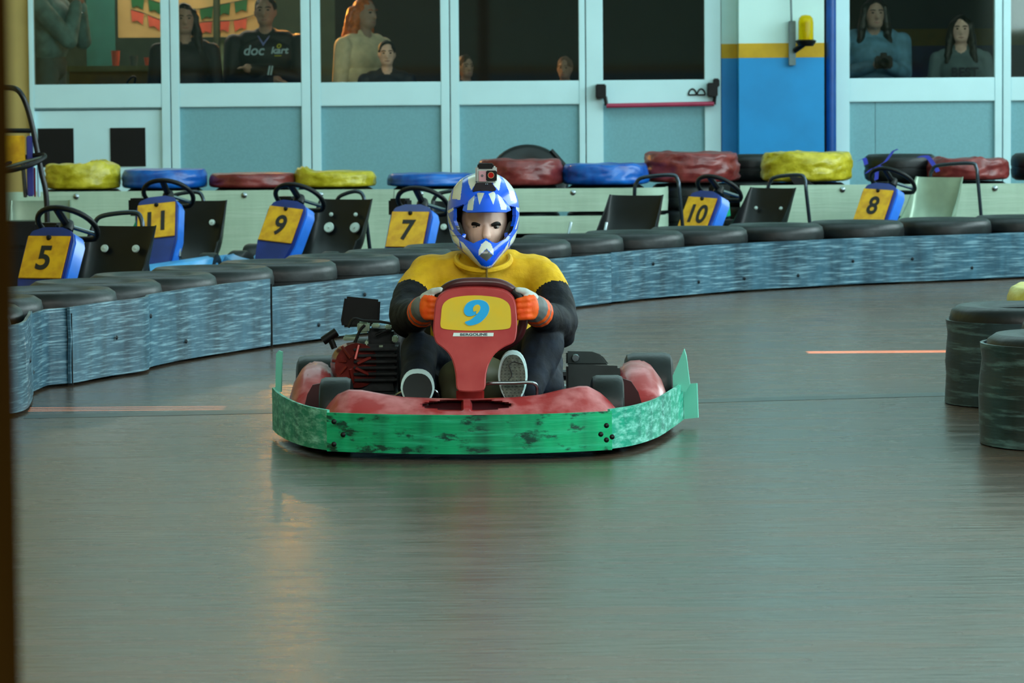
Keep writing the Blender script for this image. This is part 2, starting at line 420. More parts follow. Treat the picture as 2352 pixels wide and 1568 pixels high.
# ------------------------------------------------------------------ window bays and door
def bay(n, o0, o1, g0, g1, kind='window', lower=greypanel, split=None):
    x0, x1, a, b = XW(o0), XW(o1), XW(g0), XW(g1); root = empty('%s_%d' % (kind, n), ((x0 + x1) / 2, YW, 0), kind='structure')
    O = ((x0 + x1) / 2, YW, 0); d0, d1 = YW - .05, YW + .05; e = .004
    for c0, c1 in ((x0 + e, a), (b, x1 - e)): MB().span((c0, d0, 0), (c1, d1, ZT)).build('stile', white, root, O, bevel=.004)
    MB().span((a, d0 + .004, ZR), (b, d1, ZS)).build('mid_rail', white, root, O, bevel=.004)
    MB().span((a, d0 + .004, ZT - .08), (b, d1, ZT)).build('top_rail', white, root, O, bevel=.004)
    MB().span((a, d0 + .004, 0), (b, d1, .1)).build('bottom_rail', white, root, O, bevel=.004)
    MB().span((a, YW - .004, ZS), (b, YW + .004, ZT - .08)).build('pane', glass, root, O, smooth=False)
    segs = [(a, b)] if not split else [(a, XW(split) - .002), (XW(split) + .002, b)]
    for c0, c1 in segs: MB().span((c0, YW - .012, .1), (c1, YW + .012, ZR)).build('infill_panel', lower, root, O, smooth=False)
    return root, O
bw, bo = bay(1, 68, 393, 80, 372, lower=white)
for (a, b) in ((86, 168), (252, 333)):
    z0, z1 = W(200, 383, YW).z, W(200, 294, YW).z
    MB().span((XW(a), YW - .02, z0), (XW(b), YW - .011, z1)).build('dark_opening', blackm, bw, bo, smooth=False)
MB().tube([W(80, 253, YW - .02), W(374, 250, YW - .02), W(376, 384, YW - .02)], .006, 6).build('panel_trim', M('dark_trim', (70, 110, 118), .5), bw, bo)  # darker line along the panel edges
bay(2, 393, 715, 413, 693); bay(3, 715, 1034, 737, 1013); bay(4, 1034, 1345, 1055, 1330)
bay(5, 1916, 2301, 1950, 2283, split=2010); bay(6, 2301, 2640, 2320, 2620)
dr, do_ = bay(1, 1345, 1656, 1385, 1618, 'door')
pz = lambda x, y: W(x, y, YW - .1)
for (x0, y0, x1, y1, d) in ((1368, 193, 1392, 226, .1), (1624, 190, 1648, 222, .1), (1638, 180, 1652, 200, .09)):
    a, b = W(x0, y0, YW - .1), W(x1, y1, YW - .1); MB().span((a.x, YW - .05, a.z), (b.x, YW - .05 - d, b.z)).build('push_bar_housing', blackm, dr, do_, bevel=.008)
MB().tube([pz(1390, 222), pz(1393, 242)], .014, 8).tube([pz(1642, 218), pz(1640, 240)], .014, 8).build('push_bar_arm', blackm, dr, do_)
MB().tube([pz(1393, 243), pz(1640, 238)], .018, 12).build('push_bar', M('red_push_bar', (172, 52, 84), .35, var=.1), dr, do_)
lb = MB()
for x0 in (1581, 1601):                       # maker's mark: two arches on a base line
    pts = [W(x0 + 19 * t, 217 - (13 * math.sin(math.pi * min(1, t * 1.0)) ** .6), YW - .055) for t in [k / 10 for k in range(11)]]
    lb.tube(pts, .006, 6)
    lb.tube([W(x0, 218, YW - .055), W(x0 + 19, 217.5, YW - .055)], .006, 6)
lb.build('maker_mark', blackm, dr, do_)
# blue pipe and amber beacon
pp = MB().tube([(XW(1904), YW - .2, 0), (XW(1904), YW - .2, 3.6)], .038, 16).build('pipe', M('blue_pipe', (8, 74, 150), .35, var=.1)); tag(pp, 'blue vertical pipe running up beside the blue pillar', 'pipe')
bc = empty('beacon_lamp', W(1820, 100, YW - .32), 'amber rotating warning beacon on a grey bracket on the pillar', 'beacon'); B0 = bc.location.copy(); YB = YW - .34
grey = M('galvanised_bracket', (105, 125, 128), .45, .4, var=.15)
MB().span(W(1812, 48, YB), W(1828, 150, YB - .0) + Vector((0, .05, 0))).build('bracket', grey, bc, B0, bevel=.004)
MB().tube([W(1818, 50, YB), W(1816, -20, YB), W(1815, -120, YB)], .008, 6).build('conduit', grey, bc, B0)
arm = MB().tube([W(1826, 116, YB - .02), W(1846, 102, YB - .08)], .022, 8); arm.build('arm', blackm, bc, B0)
bp_ = W(1851, 97, YB - .1)
MB().lathe([(.0, -.012), (.055, -.03), (.075, .0), (.078, .012), (.06, .02), (0, .02)], 20, Matrix.Translation(bp_)).build('base', blackm, bc, B0)
am = bpy.data.materials.new('amber_lens'); am.use_nodes = True; b_ = am.node_tree.nodes['Principled BSDF']; b_.inputs['Base Color'].default_value = lin((240, 205, 10)) + (1,); b_.inputs['Roughness'].default_value = .1
b_.inputs['Transmission Weight'].default_value = .55; b_.inputs['IOR'].default_value = 1.2
MB().lathe([(.057, .02), (.057, .15), (.052, .18), (.035, .2), (0.001, .206)], 24, Matrix.Translation(bp_)).build('lens', am, bc, B0)
MB().lathe([(.02, .02), (.022, .1), (.03, .14), (.001, .16)], 12, Matrix.Translation(bp_)).build('reflector', M('beacon_reflector', (140, 120, 20), .2, .8), bc, B0)

# ------------------------------------------------------------------ room behind the glass
FZ = .15
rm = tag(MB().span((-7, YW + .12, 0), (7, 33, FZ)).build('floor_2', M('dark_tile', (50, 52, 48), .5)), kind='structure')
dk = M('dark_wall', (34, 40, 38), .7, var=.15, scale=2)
dk2 = M('reflection_upper', (40, 52, 62), .7, var=.1)
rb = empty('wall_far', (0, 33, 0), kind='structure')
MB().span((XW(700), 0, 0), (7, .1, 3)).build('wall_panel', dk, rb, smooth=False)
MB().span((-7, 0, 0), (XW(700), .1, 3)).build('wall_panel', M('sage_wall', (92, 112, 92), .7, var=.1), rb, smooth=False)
MB().span((XW(2150), -.3, 0), (7, -.2, 1.55)).build('blue_dado', M('reflection_blue', (36, 44, 84), .7), rb, smooth=False)  # dim copy of the rear wall bands, painted in as its reflection
MB().span((XW(2150), -.3, 1.55), (7, -.2, 1.7)).build('reflection_stripe', M('reflection_yellow', (84, 78, 24), .7), rb, smooth=False)
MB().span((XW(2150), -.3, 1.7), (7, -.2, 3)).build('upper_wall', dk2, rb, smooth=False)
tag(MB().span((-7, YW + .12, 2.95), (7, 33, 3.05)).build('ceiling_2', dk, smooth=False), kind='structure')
YB2 = 31.2
def board(name, x0, x1, y0, y1, Y, mat, label, cat='board'):
    a, b = W(x0, y0, Y), W(x1, y1, Y); return tag(MB().span((a.x, Y, a.z), (b.x, Y + .03, b.z)).build(name, mat, smooth=False), label, cat)
board('teal_screen', 195, 268, -140, 330, YB2, M('teal_board', (34, 98, 90), .6, var=.1), 'tall teal screen standing behind the bar counter', 'screen')
board('beige_screen', 268, 620, -140, 84, YB2 + .06, M('beige_paper', (190, 164, 104), .7, scale=4, rgb2=(172, 146, 90)), 'wide beige paper screen hung with bunting', 'screen')
board('grey_green_screen', 400, 700, 92, 330, YB2 + .12, M('grey_green_board', (88, 112, 84), .7), 'low grey green screen below the beige paper screen', 'screen')
tag(MB().tube([W(497, -140, YB2 - .1), W(499, 330, YB2 - .1)], .03, 10).build('post', M('dark_green_post', (44, 60, 40), .6)), 'dark green round post in front of the beige screen', 'post')
def bunting(pts, cols, label):
    root = empty('bunting', W(pts[0][0], pts[0][1], YB2 + .045), label, 'bunting'); O = root.location.copy()
    ps = catmull([W(x, y, YB2 + .045) for x, y in pts], 10); MB().tube(ps, .004, 5).build('string', M('string', (60, 60, 50), .7), root, O)
    q = resample(ps, .15)
    for i, p in enumerate(q[:-1]):
        d = (q[i + 1] - p) * .78; m = cols[i % len(cols)]
        MB().slab([p, p + d, p + d * .9 + Vector((0, 0, -.1)), p + d * .5 + Vector((0, 0, -.075)), p + d * .1 + Vector((0, 0, -.1))], (0, .003, 0)).build('pennant', m, root, O, smooth=False)
gflag = M('green_flag', (24, 96, 52), .6); rflag = M('red_flag', (196, 84, 62), .6)
bunting([(300, -10), (340, -2), (372, 8), (440, 22), (520, 8), (600, -8)], [gflag], 'string of green pennants hung across the beige screen')
bunting([(300, 22), (330, 30), (365, 44), (420, 60), (470, 50), (540, 46), (600, 30)], [rflag], 'string of red pennants hung under the green ones')
ct = empty('bar_counter', W(230, 330, 29.6), 'olive brown bar counter behind the window', 'counter'); O = Vector((ct.location.x, 29.6, FZ)); ct.location = O
a, b = W(150, 152, 29.6), W(392, 163, 29.6)
MB().span((a.x, 29.55, a.z), (b.x, 30.2, b.z)).build('counter_top', M('olive_top', (104, 112, 74), .5), ct, O, bevel=.006)
MB().span((a.x + .03, 29.6, FZ), (b.x - .03, 30.15, b.z)).build('counter_front', M('olive_front', (98, 82, 28), .6), ct, O, smooth=False)
for x, h, m, lab in ((266, 34, rflag, 'tall red plastic cup on the bar counter'), (307, 22, M('slate_cup', (64, 84, 92), .4), 'slate grey plastic cup on the bar counter'), (341, 18, M('light_red_cup', (205, 88, 70), .4), 'short light red plastic cup on the bar counter')):
    p = W(x, 152, 29.75); p.z = a.z; s = 29.75 / F
    c = empty('cup', p, lab, 'cup'); hh = h * s
    MB().lathe([(.001, .0), (.027, 0), (.036, hh), (.033, hh), (.025, .006), (.001, .006)], 20).build('cup_wall', m, c); MB().lathe([(.0345, hh - .003), (.038, hh - .002), (.038, hh + .003), (.0345, hh + .003)], 20, closed=True).build('rim', m, c)
hb = empty('handbag', Vector((W(300, 200, 29.2).x, 29.2, FZ)), 'black handbag with a looped handle on a stool', 'bag'); O = hb.location.copy()
MB().span(W(283, 205, 29.15), W(322, 260, 29.3) ).build('bag_body', blackm, hb, O, bevel=.03)
MB().tube(catmull([W(289, 208, 29.2), W(292, 190, 29.2), W(303, 177, 29.2), W(311, 179, 29.2), W(309, 194, 29.2), W(315, 208, 29.2)], 6), .009, 8).build('handle', blackm, hb, O)
st = empty('stool', Vector((W(300, 200, 29.2).x, 29.22, FZ)), 'dark wooden stool under the black handbag', 'stool'); O = st.location.copy(); zt = W(300, 260, 29.2).z
MB().lathe([(.001, zt - .03), (.16, zt - .03), (.16, zt), (.001, zt)], 24, Matrix.Translation((O.x, O.y, 0))).build('seat', woodpost, st, O)
for k in range(4):
    a_ = math.pi / 4 + k * math.pi / 2; MB().tube([(O.x + .12 * math.cos(a_), O.y + .12 * math.sin(a_), zt - .03), (O.x + .17 * math.cos(a_), O.y + .17 * math.sin(a_), FZ)], .016, 8).build('leg', woodpost, st, O)
# hanging amber lamp, the warm light on the bystanders and the orange streak on the floor
LP = Vector((W(652, 0, 29.5).x, 29.5, 2.2))
pl = empty('pendant_lamp', LP, 'warm amber pendant lamp hanging in the viewing room', 'lamp')
MB().lathe([(.12, -.02), (.10, .06), (.05, .12), (.015, .14), (.01, .14), (.045, .11), (.093, .055), (.113, -.02)], 20, closed=True).build('shade', M('brass_shade', (150, 100, 30), .4, .6), pl)
MB().tube([(0, 0, .13), (0, 0, .7)], .006, 6).build('flex', blackm, pl)
MB().ell((0, 0, -.07), (.06, .06, .075)).build('bulb', emit_mat('amber_bulb', (1, .36, .03), 130), pl)
pt = bpy.data.lights.new('pendant_glow', 'SPOT'); pt.energy = 130; pt.color = (1, .45, .07); pt.shadow_soft_size = .07; pt.spot_size = math.radians(75); pt.spot_blend = .6
po = bpy.data.objects.new('pendant_glow', pt); COL.objects.link(po); po.location = LP + Vector((0, 0, -.16)); po.rotation_euler = (LP - Vector((W(838, 0, 28.85).x, 28.9, 1.55))).to_track_quat('Z', 'Y').to_euler()
area('viewing_room_light', (XW(300), 30.3, 2.9), (3, 1.2), (0, 0, 0), 62, (1, .95, .8))
area('viewing_room_light_far', (XW(1500), 29.5, 2.9), (5, .6), (0, 0, 0), 5, (.75, .9, 1))

# ------------------------------------------------------------------ tyres
TP = [(.165, .02), (.2, .0), (.265, .0), (.292, .018), (.3, .05), (.3, .08), (.294, .083), (.294, .1), (.3, .103), (.3, .14), (.292, .172), (.265, .19), (.25, .186), (.2, .188), (.165, .17), (.18, .095)]
tyre_me = MB().lathe(TP, 40, closed=True).mesh('tyre'); tyre_me.materials.append(rubber)
tyre_me.polygons.foreach_set('use_smooth', [True] * len(tyre_me.polygons)); tyre_me.set_sharp_from_angle(angle=math.radians(50))
def tyre(x, y, z, label, group, s=1.0, sz=1.0):
    o = bpy.data.objects.new('tyre', tyre_me); COL.objects.link(o); o.location = (x, y, z); o.scale = (s, s, sz); o.rotation_euler = (0, 0, random.uniform(0, 6))
    return tag(o, label, 'tyre', group)

# front barrier, traced on the floor from near the wall post to the far side
panels = [
    ([(8, 960), (40, 955), (64, 945), (72, 930), (78, 912)], .335, 'curved end panel of grey blue belting at the near end of the track barrier'),
    ([(74, 908), (90, 900), (112, 892), (140, 889), (163, 887)], .315, 'short panel of grey blue belting with a dark overlap seam'),
    ([(163, 888), (250, 871), (318, 861), (342, 855), (352, 848), (420, 833), (520, 816), (622, 800)], .318, 'long scuffed panel of grey blue belting bending round the tyre stacks'),
    ([(622, 799), (700, 789), (780, 778), (900, 763), (1060, 742), (1200, 724), (1330, 709), (1404, 700)], .275, 'straight panel of grey blue belting passing behind the racing kart'),
    ([(1404, 699), (1480, 691), (1560, 684), (1700, 672), (1850, 663), (2000, 655), (2200, 647), (2420, 637)], .278, 'far panel of grey blue belting with a bright scuffed lower edge')]
allp = []
boltm = M('bolt_dark', (26, 34, 42), .4, .5)
for pts, h, lab in panels:
    path = catmull([G(x, y) for x, y in pts], 10); allp += path
    O = path[0].copy(); root = empty('barrier_belt', O, lab, 'barrier')
    bl = belt('belting', path, .014, h, beltblue, off=O, parent=root, wob=.006)
    rs = resample(path, .45)
    for i, p in enumerate(rs[1:-1] if len(rs) > 2 else rs):
        q = rs[min(i + 2, len(rs) - 1)]; t = (q - p); t.z = 0
        if t.length < 1e-3: continue
        n = Vector((t.y, -t.x, 0)).normalized()
        c = p + n * .004 + Vector((0, 0, h * random.choice((.3, .55, .75))))
        MB().lathe([(.001, .006), (.007, .005), (.011, 0), (.001, 0)], 10, Matrix.Translation(c) @ n.to_track_quat('Z', 'Y').to_matrix().to_4x4()).build('bolt', boltm, root, O)
for (x, y0, y1, hh) in ((163, 887, 707, .3), (622, 799, 668, .3)):
    p = G(x, y0); MB().box((p.x, p.y - .006, hh / 2 + .006), (.02, .012, hh)).build('overlap_gap', blackm, [o for o in COL.objects if o.name.startswith('barrier_belt')][1 if x < 200 else 2],
        [o for o in COL.objects if o.name.startswith('barrier_belt')][1 if x < 200 else 2].location.copy(), smooth=False)
# stacks of two behind it
cent = []
acc = allp[0]
for i, p in enumerate(allp):
    j = min(i + 3, len(allp) - 1); k = max(i - 3, 0); t = (allp[j] - allp[k]); t.z = 0; t.normalize(); n = Vector((-t.y, t.x, 0))
    c = p + n * .33
    if all((c - q).length > .603 for q in cent): cent.append(c)
for c in cent:
    if c.x < -3.2 and c.y < 13: continue
    pn = min(range(5), key=lambda i: min((G(x, y) - c).length for x, y in [(a_[0] + (b_[0] - a_[0]) * t / 6, a_[1] + (b_[1] - a_[1]) * t / 6) for a_, b_ in zip(panels[i][0], panels[i][0][1:]) for t in range(7)]))
    pl_ = ('curved end belting panel', 'short belting panel', 'long scuffed belting panel', 'belting panel that passes behind the racing kart', 'far belting panel before karts ten and eight')[pn]
    for k in range(2): tyre(c.x, c.y, .19 * k, ('lower' if k == 0 else 'upper') + ' worn black tyre behind the ' + pl_, 'tyres of the track barrier')
c2 = []
for c in cent:                                  # second, loosely packed row on the left where the barrier is deeper
    q = c + Vector((-.1, .62, 0))
    if q.x < -.9 and q.y < 19.2 and all((q - r).length > .56 for r in c2 + cent): c2.append(q)
for c in c2:
    for k in range(2): tyre(c.x, c.y, .19 * k, ('lower' if k == 0 else 'upper') + ' worn black tyre in the second row in front of kart five', 'second row tyres of the track barrier')

# barrier at the near corner on the other side of the track
e1, e2 = G(2172, 926), G(2254, 1020)
s1 = e1 + Vector((.315, 0, 0)); s2 = e2 + Vector((.315, 0, 0)); s15 = (s1 + s2) / 2 + Vector((.2, 0, 0)); s0 = s1 + Vector((.5, .45, 0)); s3 = s2 + Vector((.45, -.42, 0))
for c, nm in ((s0, 'outermost stack beside the pale yellow wrapped tyre'), (s1, 'farther belted stack of the corner barrier'), (s15, 'unbelted middle stack of the corner barrier'), (s2, 'nearer belted stack of the corner barrier'), (s3, 'unbelted stack beside the nearer belted one')):
    for k in range(2): tyre(c.x, c.y, .19 * k, ('lower' if k == 0 else 'upper') + ' black tyre of the ' + nm, 'tyres of the dark corner barrier')
def arc(c, r, a0, a1, n=14): return [c + Vector((r * math.cos(math.radians(a0 + (a1 - a0) * k / n)), r * math.sin(math.radians(a0 + (a1 - a0) * k / n)), 0)) for k in range(n + 1)]
rb1 = tag(belt('corner_belt', arc(s1, .316, 75, 268), .004, .32, beltdark, rows=6, wob=.012), 'dark grey belting wrapped round the farther tyre stack of the corner barrier', 'barrier')
rb2 = tag(belt('corner_belt', arc(s2, .318, 122, 285), .004, .345, beltdark, rows=6, wob=.012), 'dark grey belting wrapped round the nearer tyre stack of the corner barrier', 'barrier')

# ------------------------------------------------------------------ wrapped tyres and white barrier along the window wall
def wrapped(px0, px1, pt, pb, mat, Y, label, knots=(), seed=0, lump=.012, group=None, zbase=None):
    c = W((px0 + px1) / 2, pb, Y); r = (px1 - px0) / 2 * Y / F; h = (pb - pt) * Y / F; z0 = c.z if zbase is None else zbase
    prof = [(.001, 0), (r * .55, 0), (r * .92, .01), (r, h * .2), (r, h * .45), (r * .995, h * .7), (r * .95, h * .93), (r * .86, h), (r * .5, h * .98), (r * .2, h * .95), (.001, h * .94)]
    # denser
    pr = [Vector((a, b, 0)) for a, b in prof]; pr = catmull(pr, 4); prof = [(max(p.x, .001), p.y) for p in pr]
    b = MB().lathe(prof, 64); vs = []
    for v in b.v:
        p = Vector(v); a = math.atan2(p.y, p.x)
        d = lump * noise.noise((math.cos(a) * 3 + seed, math.sin(a) * 3, p.z * 14)) + lump * .7 * noise.noise((math.cos(a) * 9 + seed, math.sin(a) * 9, p.z * 30 + 3))
        rr = p.xy.length
        if rr > .02: p.x += p.x / rr * d; p.y += p.y / rr * d
        if p.z > h * .6: p.z += lump * 1.1 * noise.noise((p.x * 9 + seed, p.y * 9, 1)) * min(1, (p.z / h - .6) * 3)
        for (kx, kh, kw) in knots:
            dd = abs((p.x + (0 if p.y > 0 else 0)) - kx) / kw
            if dd < 1 and p.z > h * .5 and p.y < r * .5: p.z += kh * (1 - dd * dd) ** 2 * (.7 + .6 * noise.noise((p.x * 40, p.y * 40, seed)))
        vs.append(tuple(p))
    b.v = vs
    o = b.build('wrapped_tyre', mat, ang=60); o.location = (c.x, c.y + (0), z0); return tag(o, label, 'wrapped tyre', group)
YR = 25.6                                        # front of this row is YR - .3
rowc = [
    (105, 277, 377, 443, yellowbag, 'tall yellow plastic wrapped tyre with a gathered peak next to the blue one', ((.12, .045, .12), (-.02, .012, .08)), .016),
    (281, 477, 388, 441, bluebag, 'smooth blue wrapped tyre between a yellow and a maroon one behind kart eleven', (), .007),
    (481, 682, 397, 441, maroon, 'low smooth maroon wrapped tyre behind kart nine', (), .006),
    (676, 864, 393, 436, yellowbag, 'low yellow wrapped tyre with a torn flap behind kart seven', ((-.22, .045, .1),), .009),
    (890, 1092, 398, 433, bluebag, 'flat blue wrapped tyre partly behind the blue helmet', (), .006),
    (1098, 1294, 366, 428, maroon, 'puffed maroon wrapped tyre in front of a leaning black tyre', (), .012),
    (1293, 1490, 376, 425, bluebag, 'creased blue wrapped tyre in front of the emergency door', (), .012),
    (1477, 1697, 350, 432, maroon, 'large crumpled maroon wrapped tyre below the emergency door', ((-.16, .03, .05),), .018),
    (1750, 1957, 350, 440, yellowbag, 'large crumpled yellow wrapped tyre in front of the blue pillar', ((-.1, .02, .15),), .016),
    (2128, 2318, 364, 425, maroon, 'crumpled maroon wrapped tyre beside the black one with blue straps', ((.06, .02, .06), (-.2, .02, .05)), .014)]
railpts = []
for i, (a, b, t, bt, m, lab, kn, lu) in enumerate(rowc):
    Y = YR + (.0 if a < 1400 else .25)
    zr = W((a + b) / 2, bt, Y - .3).z
    o = wrapped(a, b, t - 1, bt, m, Y, lab, kn, i * 3.7, lu, zbase=None)
    s = o.dimensions; o.location.z = 0.53 if a < 1450 else .54
    ztop = W((a + b) / 2, t, Y).z
    o.scale.z = max(.5, (ztop - o.location.z) / ((bt - t + 1) * Y / F))
    x = o.location.x
    nm = ('gathered yellow', 'smooth blue', 'smooth maroon', 'torn yellow', 'flat blue', 'puffed maroon', 'creased blue', 'large maroon', 'large yellow', 'crumpled maroon')[i]
    for k in range(3): tyre(x, Y, .177 * k, ('bottom', 'second', 'third')[k] + ' black tyre of the stack under the ' + nm + ' wrapped tyre', 'tyres under the wrapped ones', .92, .93)
# torn hole of the big yellow bag
hp = [W(x, y, YR + .25 - .335) for x, y in ((1812, 404), (1850, 408), (1880, 432), (1832, 436))]
yt = [o for o in COL.objects if o.get('label', '').startswith('large crumpled yellow')][0]
hm = MB().slab(hp, (0, .03, 0)).build('torn_hole', blackm, yt, off=yt.location, smooth=False); hm.scale = (1, 1, 1 / yt.scale.z)
# bare black tyres of the row
for (a, b, t, lab) in ((1697, 1760, 388, 'bare black tyre between the large maroon and yellow wrapped tyres'), (1985, 2150, 371, 'bare black tyre with blue straps on the white belted barrier'), (2322, 2520, 376, 'bare black tyre at the end of the wrapped row')):
    Y = YR + (.86 if a == 1697 else .5); x = W((a + b) / 2, 400, Y).x
    for k in range(3): tyre(x, Y, .177 * k, ('bottom', 'second', 'third')[k] + ' black tyre under the ' + lab.replace('bare black tyre', 'bare one').split(' on the')[0], 'tyres under the wrapped ones', .72, .93)
    tt = tyre(x, Y, .53, lab, None, max(.45, (b - a) / 2 * Y / F / .3) if a != 1697 else .7)
strap = M('blue_strap', (34, 48, 170), .5)
sp = empty('strap', W(2050, 400, YR), 'torn blue straps knotted over the bare black tyre', 'strap'); O = sp.location.copy()
for pts in ([(2008, 415), (2012, 385), (2030, 372), (2048, 348), (2055, 347)], [(1985, 400), (2000, 388), (2020, 384)], [(2105, 362), (2125, 362), (2140, 380), (2150, 396)], [(1966, 372), (1980, 366), (1985, 380)]):
    ps = catmull([W(x, y, YR - .02) for x, y in pts], 5); v = Vector((.028, 0, .012)); MB().loft([[p, p + v, p + v + Vector((0, .006, 0)), p + Vector((0, .006, 0))] for p in ps]).build('band', strap, sp, O, smooth=False)
# leaning black tyre and pole behind the maroon one
lt = bpy.data.objects.new('tyre', tyre_me); COL.objects.link(lt); lt.location = W(1212, 420, 26.9); lt.location.z = .48; lt.rotation_euler = (math.radians(62), 0, 0); lt.location.z = .46; tyre(lt.location.x, lt.location.y, 0, 'black tyre lying on the floor under the leaning one', None)
tag(lt, 'black tyre leaning upright behind a maroon wrapped tyre', 'tyre')
pb_ = empty('pole', W(1290, 400, 26.4), 'thin black pole sticking up behind the wrapped tyres', 'pole'); O = pb_.location.copy(); O.z = 0; pb_.location = O
MB().tube([(W(1330, 420, 26.4).x + .2, 26.4, 0.01), W(1296, 380, 26.4)], .014, 8).build('shaft', blackm, pb_, O); MB().tube([W(1296, 380, 26.4), W(1265, 345, 26.4)], .018, 8).build('grip', blackm, pb_, O)
# white belting in two strips
YF = YR - .33
def wline(px0, px1, Y0, Y1, lab, segs, mat=beltwhite):
    a = W(px0, 450, Y0); b = W(px1, 450, Y1); n = 24
    path = [a.lerp(b, i / n) for i in range(n + 1)]
    if lab.startswith('white belting that ends'):
        path = path[:-1] + [path[-1] + Vector((.06, .01, 0)), path[-1] + Vector((.13, .05, 0)), path[-1] + Vector((.17, .13, 0)), path[-1] + Vector((.18, .3, 0))]
    O = Vector((a.x, a.y, 0)); r = empty('white_belt', O, lab, 'barrier')
    for z0, h in segs: belt('strip', path, z0, h, mat, off=O, parent=r, wob=.01)
    for px in range(int(px0) + 60, int(px1), 175):
        c = W(px, 452, Y0); MB().lathe([(.001, .01), (.012, .008), (.02, 0), (.001, 0)], 12, Matrix.Translation((c.x, min(Y0, Y1) - .004 + (Y1 - Y0) * 0, .49)) @ Matrix.Rotation(math.pi / 2, 4, 'X')).build('bolt', steel, r, O)
wline(-60, 325, YF, YF, 'white belting under the yellow and blue wrapped tyres', ((.004, .52),))
wline(326, 905, YF - .004, YF - .004, 'long white belting behind karts eleven and nine', ((.004, .52),))
wline(906, 1478, YF - .008, YF - .008, 'white belting that ends in a round corner beside the large maroon wrapped tyre', ((.004, .17), (.21, .12), (.36, .16)))
wline(1700, 2520, YF + .2, YF + .2, 'white belting behind karts ten and eight', ((.004, .52),))
# pale yellow wrapped tyre beyond the dark corner
yy = wrapped(2316, 2660, 655, 735, M('pale_yellow_bag', (200, 184, 70), .35, scale=14, rgb2=(226, 214, 120), bump=.4), 15.6, 'pale yellow wrapped tyre on a black one beyond the dark corner barrier', (), 4, .012); yy.location.z = .19
ztop = W(2352, 655, 15.6).z; yy.scale.z = (ztop - .19) / (80 * 15.6 / F)
tyre(yy.location.x, yy.location.y, 0, 'black tyre under the pale yellow wrapped one', None, .99)

# ------------------------------------------------------------------ parked karts
def seat_mesh(wk=1.0, hk=1.0, th=.009):
    cl = catmull([Vector((0, .34, .13)), Vector((0, .48, .085)), Vector((0, .64, .10)), Vector((0, .77, .19)), Vector((0, .85, .34)), Vector((0, .91, .53 * hk))], 5)
    n = len(cl); secs = []
    for i, p in enumerate(cl):
        u = i / (n - 1); t = (cl[min(i + 1, n - 1)] - cl[max(i - 1, 0)]).normalized(); nn = Vector((0, -t.z, t.y))   # up / forward
        hw = np.interp(u, [0, .3, .7, 1], [.165, .19, .2, .185]) * wk; wing = np.interp(u, [0, .3, .55, .8, 1], [.03, .12, .17, .11, .03])
        row = []
        for k in range(17):
            s = -1 + k / 8; row.append(p + Vector((hw * math.sin(s * math.pi / 2 * .98), 0, 0)) + nn * (wing * abs(s) ** 3))
        secs.append(row)
    b = MB(); outer = secs; inner = []
    for i, row in enumerate(secs):
        p = cl[i]; t = (cl[min(i + 1, n - 1)] - cl[max(i - 1, 0)]).normalized(); nn = Vector((0, -t.z, t.y)); inner.append([q + nn * th * (1 - abs(k / 8 - 1) ** 3) - Vector((math.copysign(th, q.x) * abs(k / 8 - 1) ** 3, 0, 0)) for k, q in enumerate(row)])
    ring = [outer[i] + inner[i][::-1] for i in range(n)]
    b.loft(ring); return b
def wheel(c, r, wd, parent, off=None, name='wheel', mat=None):
    m = Matrix.Translation(c) @ Matrix.Rotation(math.pi / 2, 4, 'Y'); h = wd / 2
    o = MB().lathe([(r * .5, -h * .9), (r * .8, -h), (r * .95, -h * .9), (r, -h * .65), (r, h * .65), (r * .95, h * .9), (r * .8, h), (r * .5, h * .9)], 32, m, closed=True).build(name, mat or rubber, parent, off)
    MB().lathe([(.001, -h * .35), (r * .3, -h * .4), (r * .5, -h * .92), (r * .52, -h * .92), (r * .52, h * .92), (r * .5, h * .92), (r * .3, h * .4), (.001, h * .35)], 20, m).build('rim', grey, o, off)
    return o
greenbox = M('green_cover', (20, 158, 110), .4)
washer = M('pale_washer', (205, 222, 215), .4)
seatblack = M('black_seat', (8, 11, 14), .35, var=.3, spec=.35)
seatsilver = M('silver_seat', (150, 170, 150), .3, .35, var=.15, scale=6)
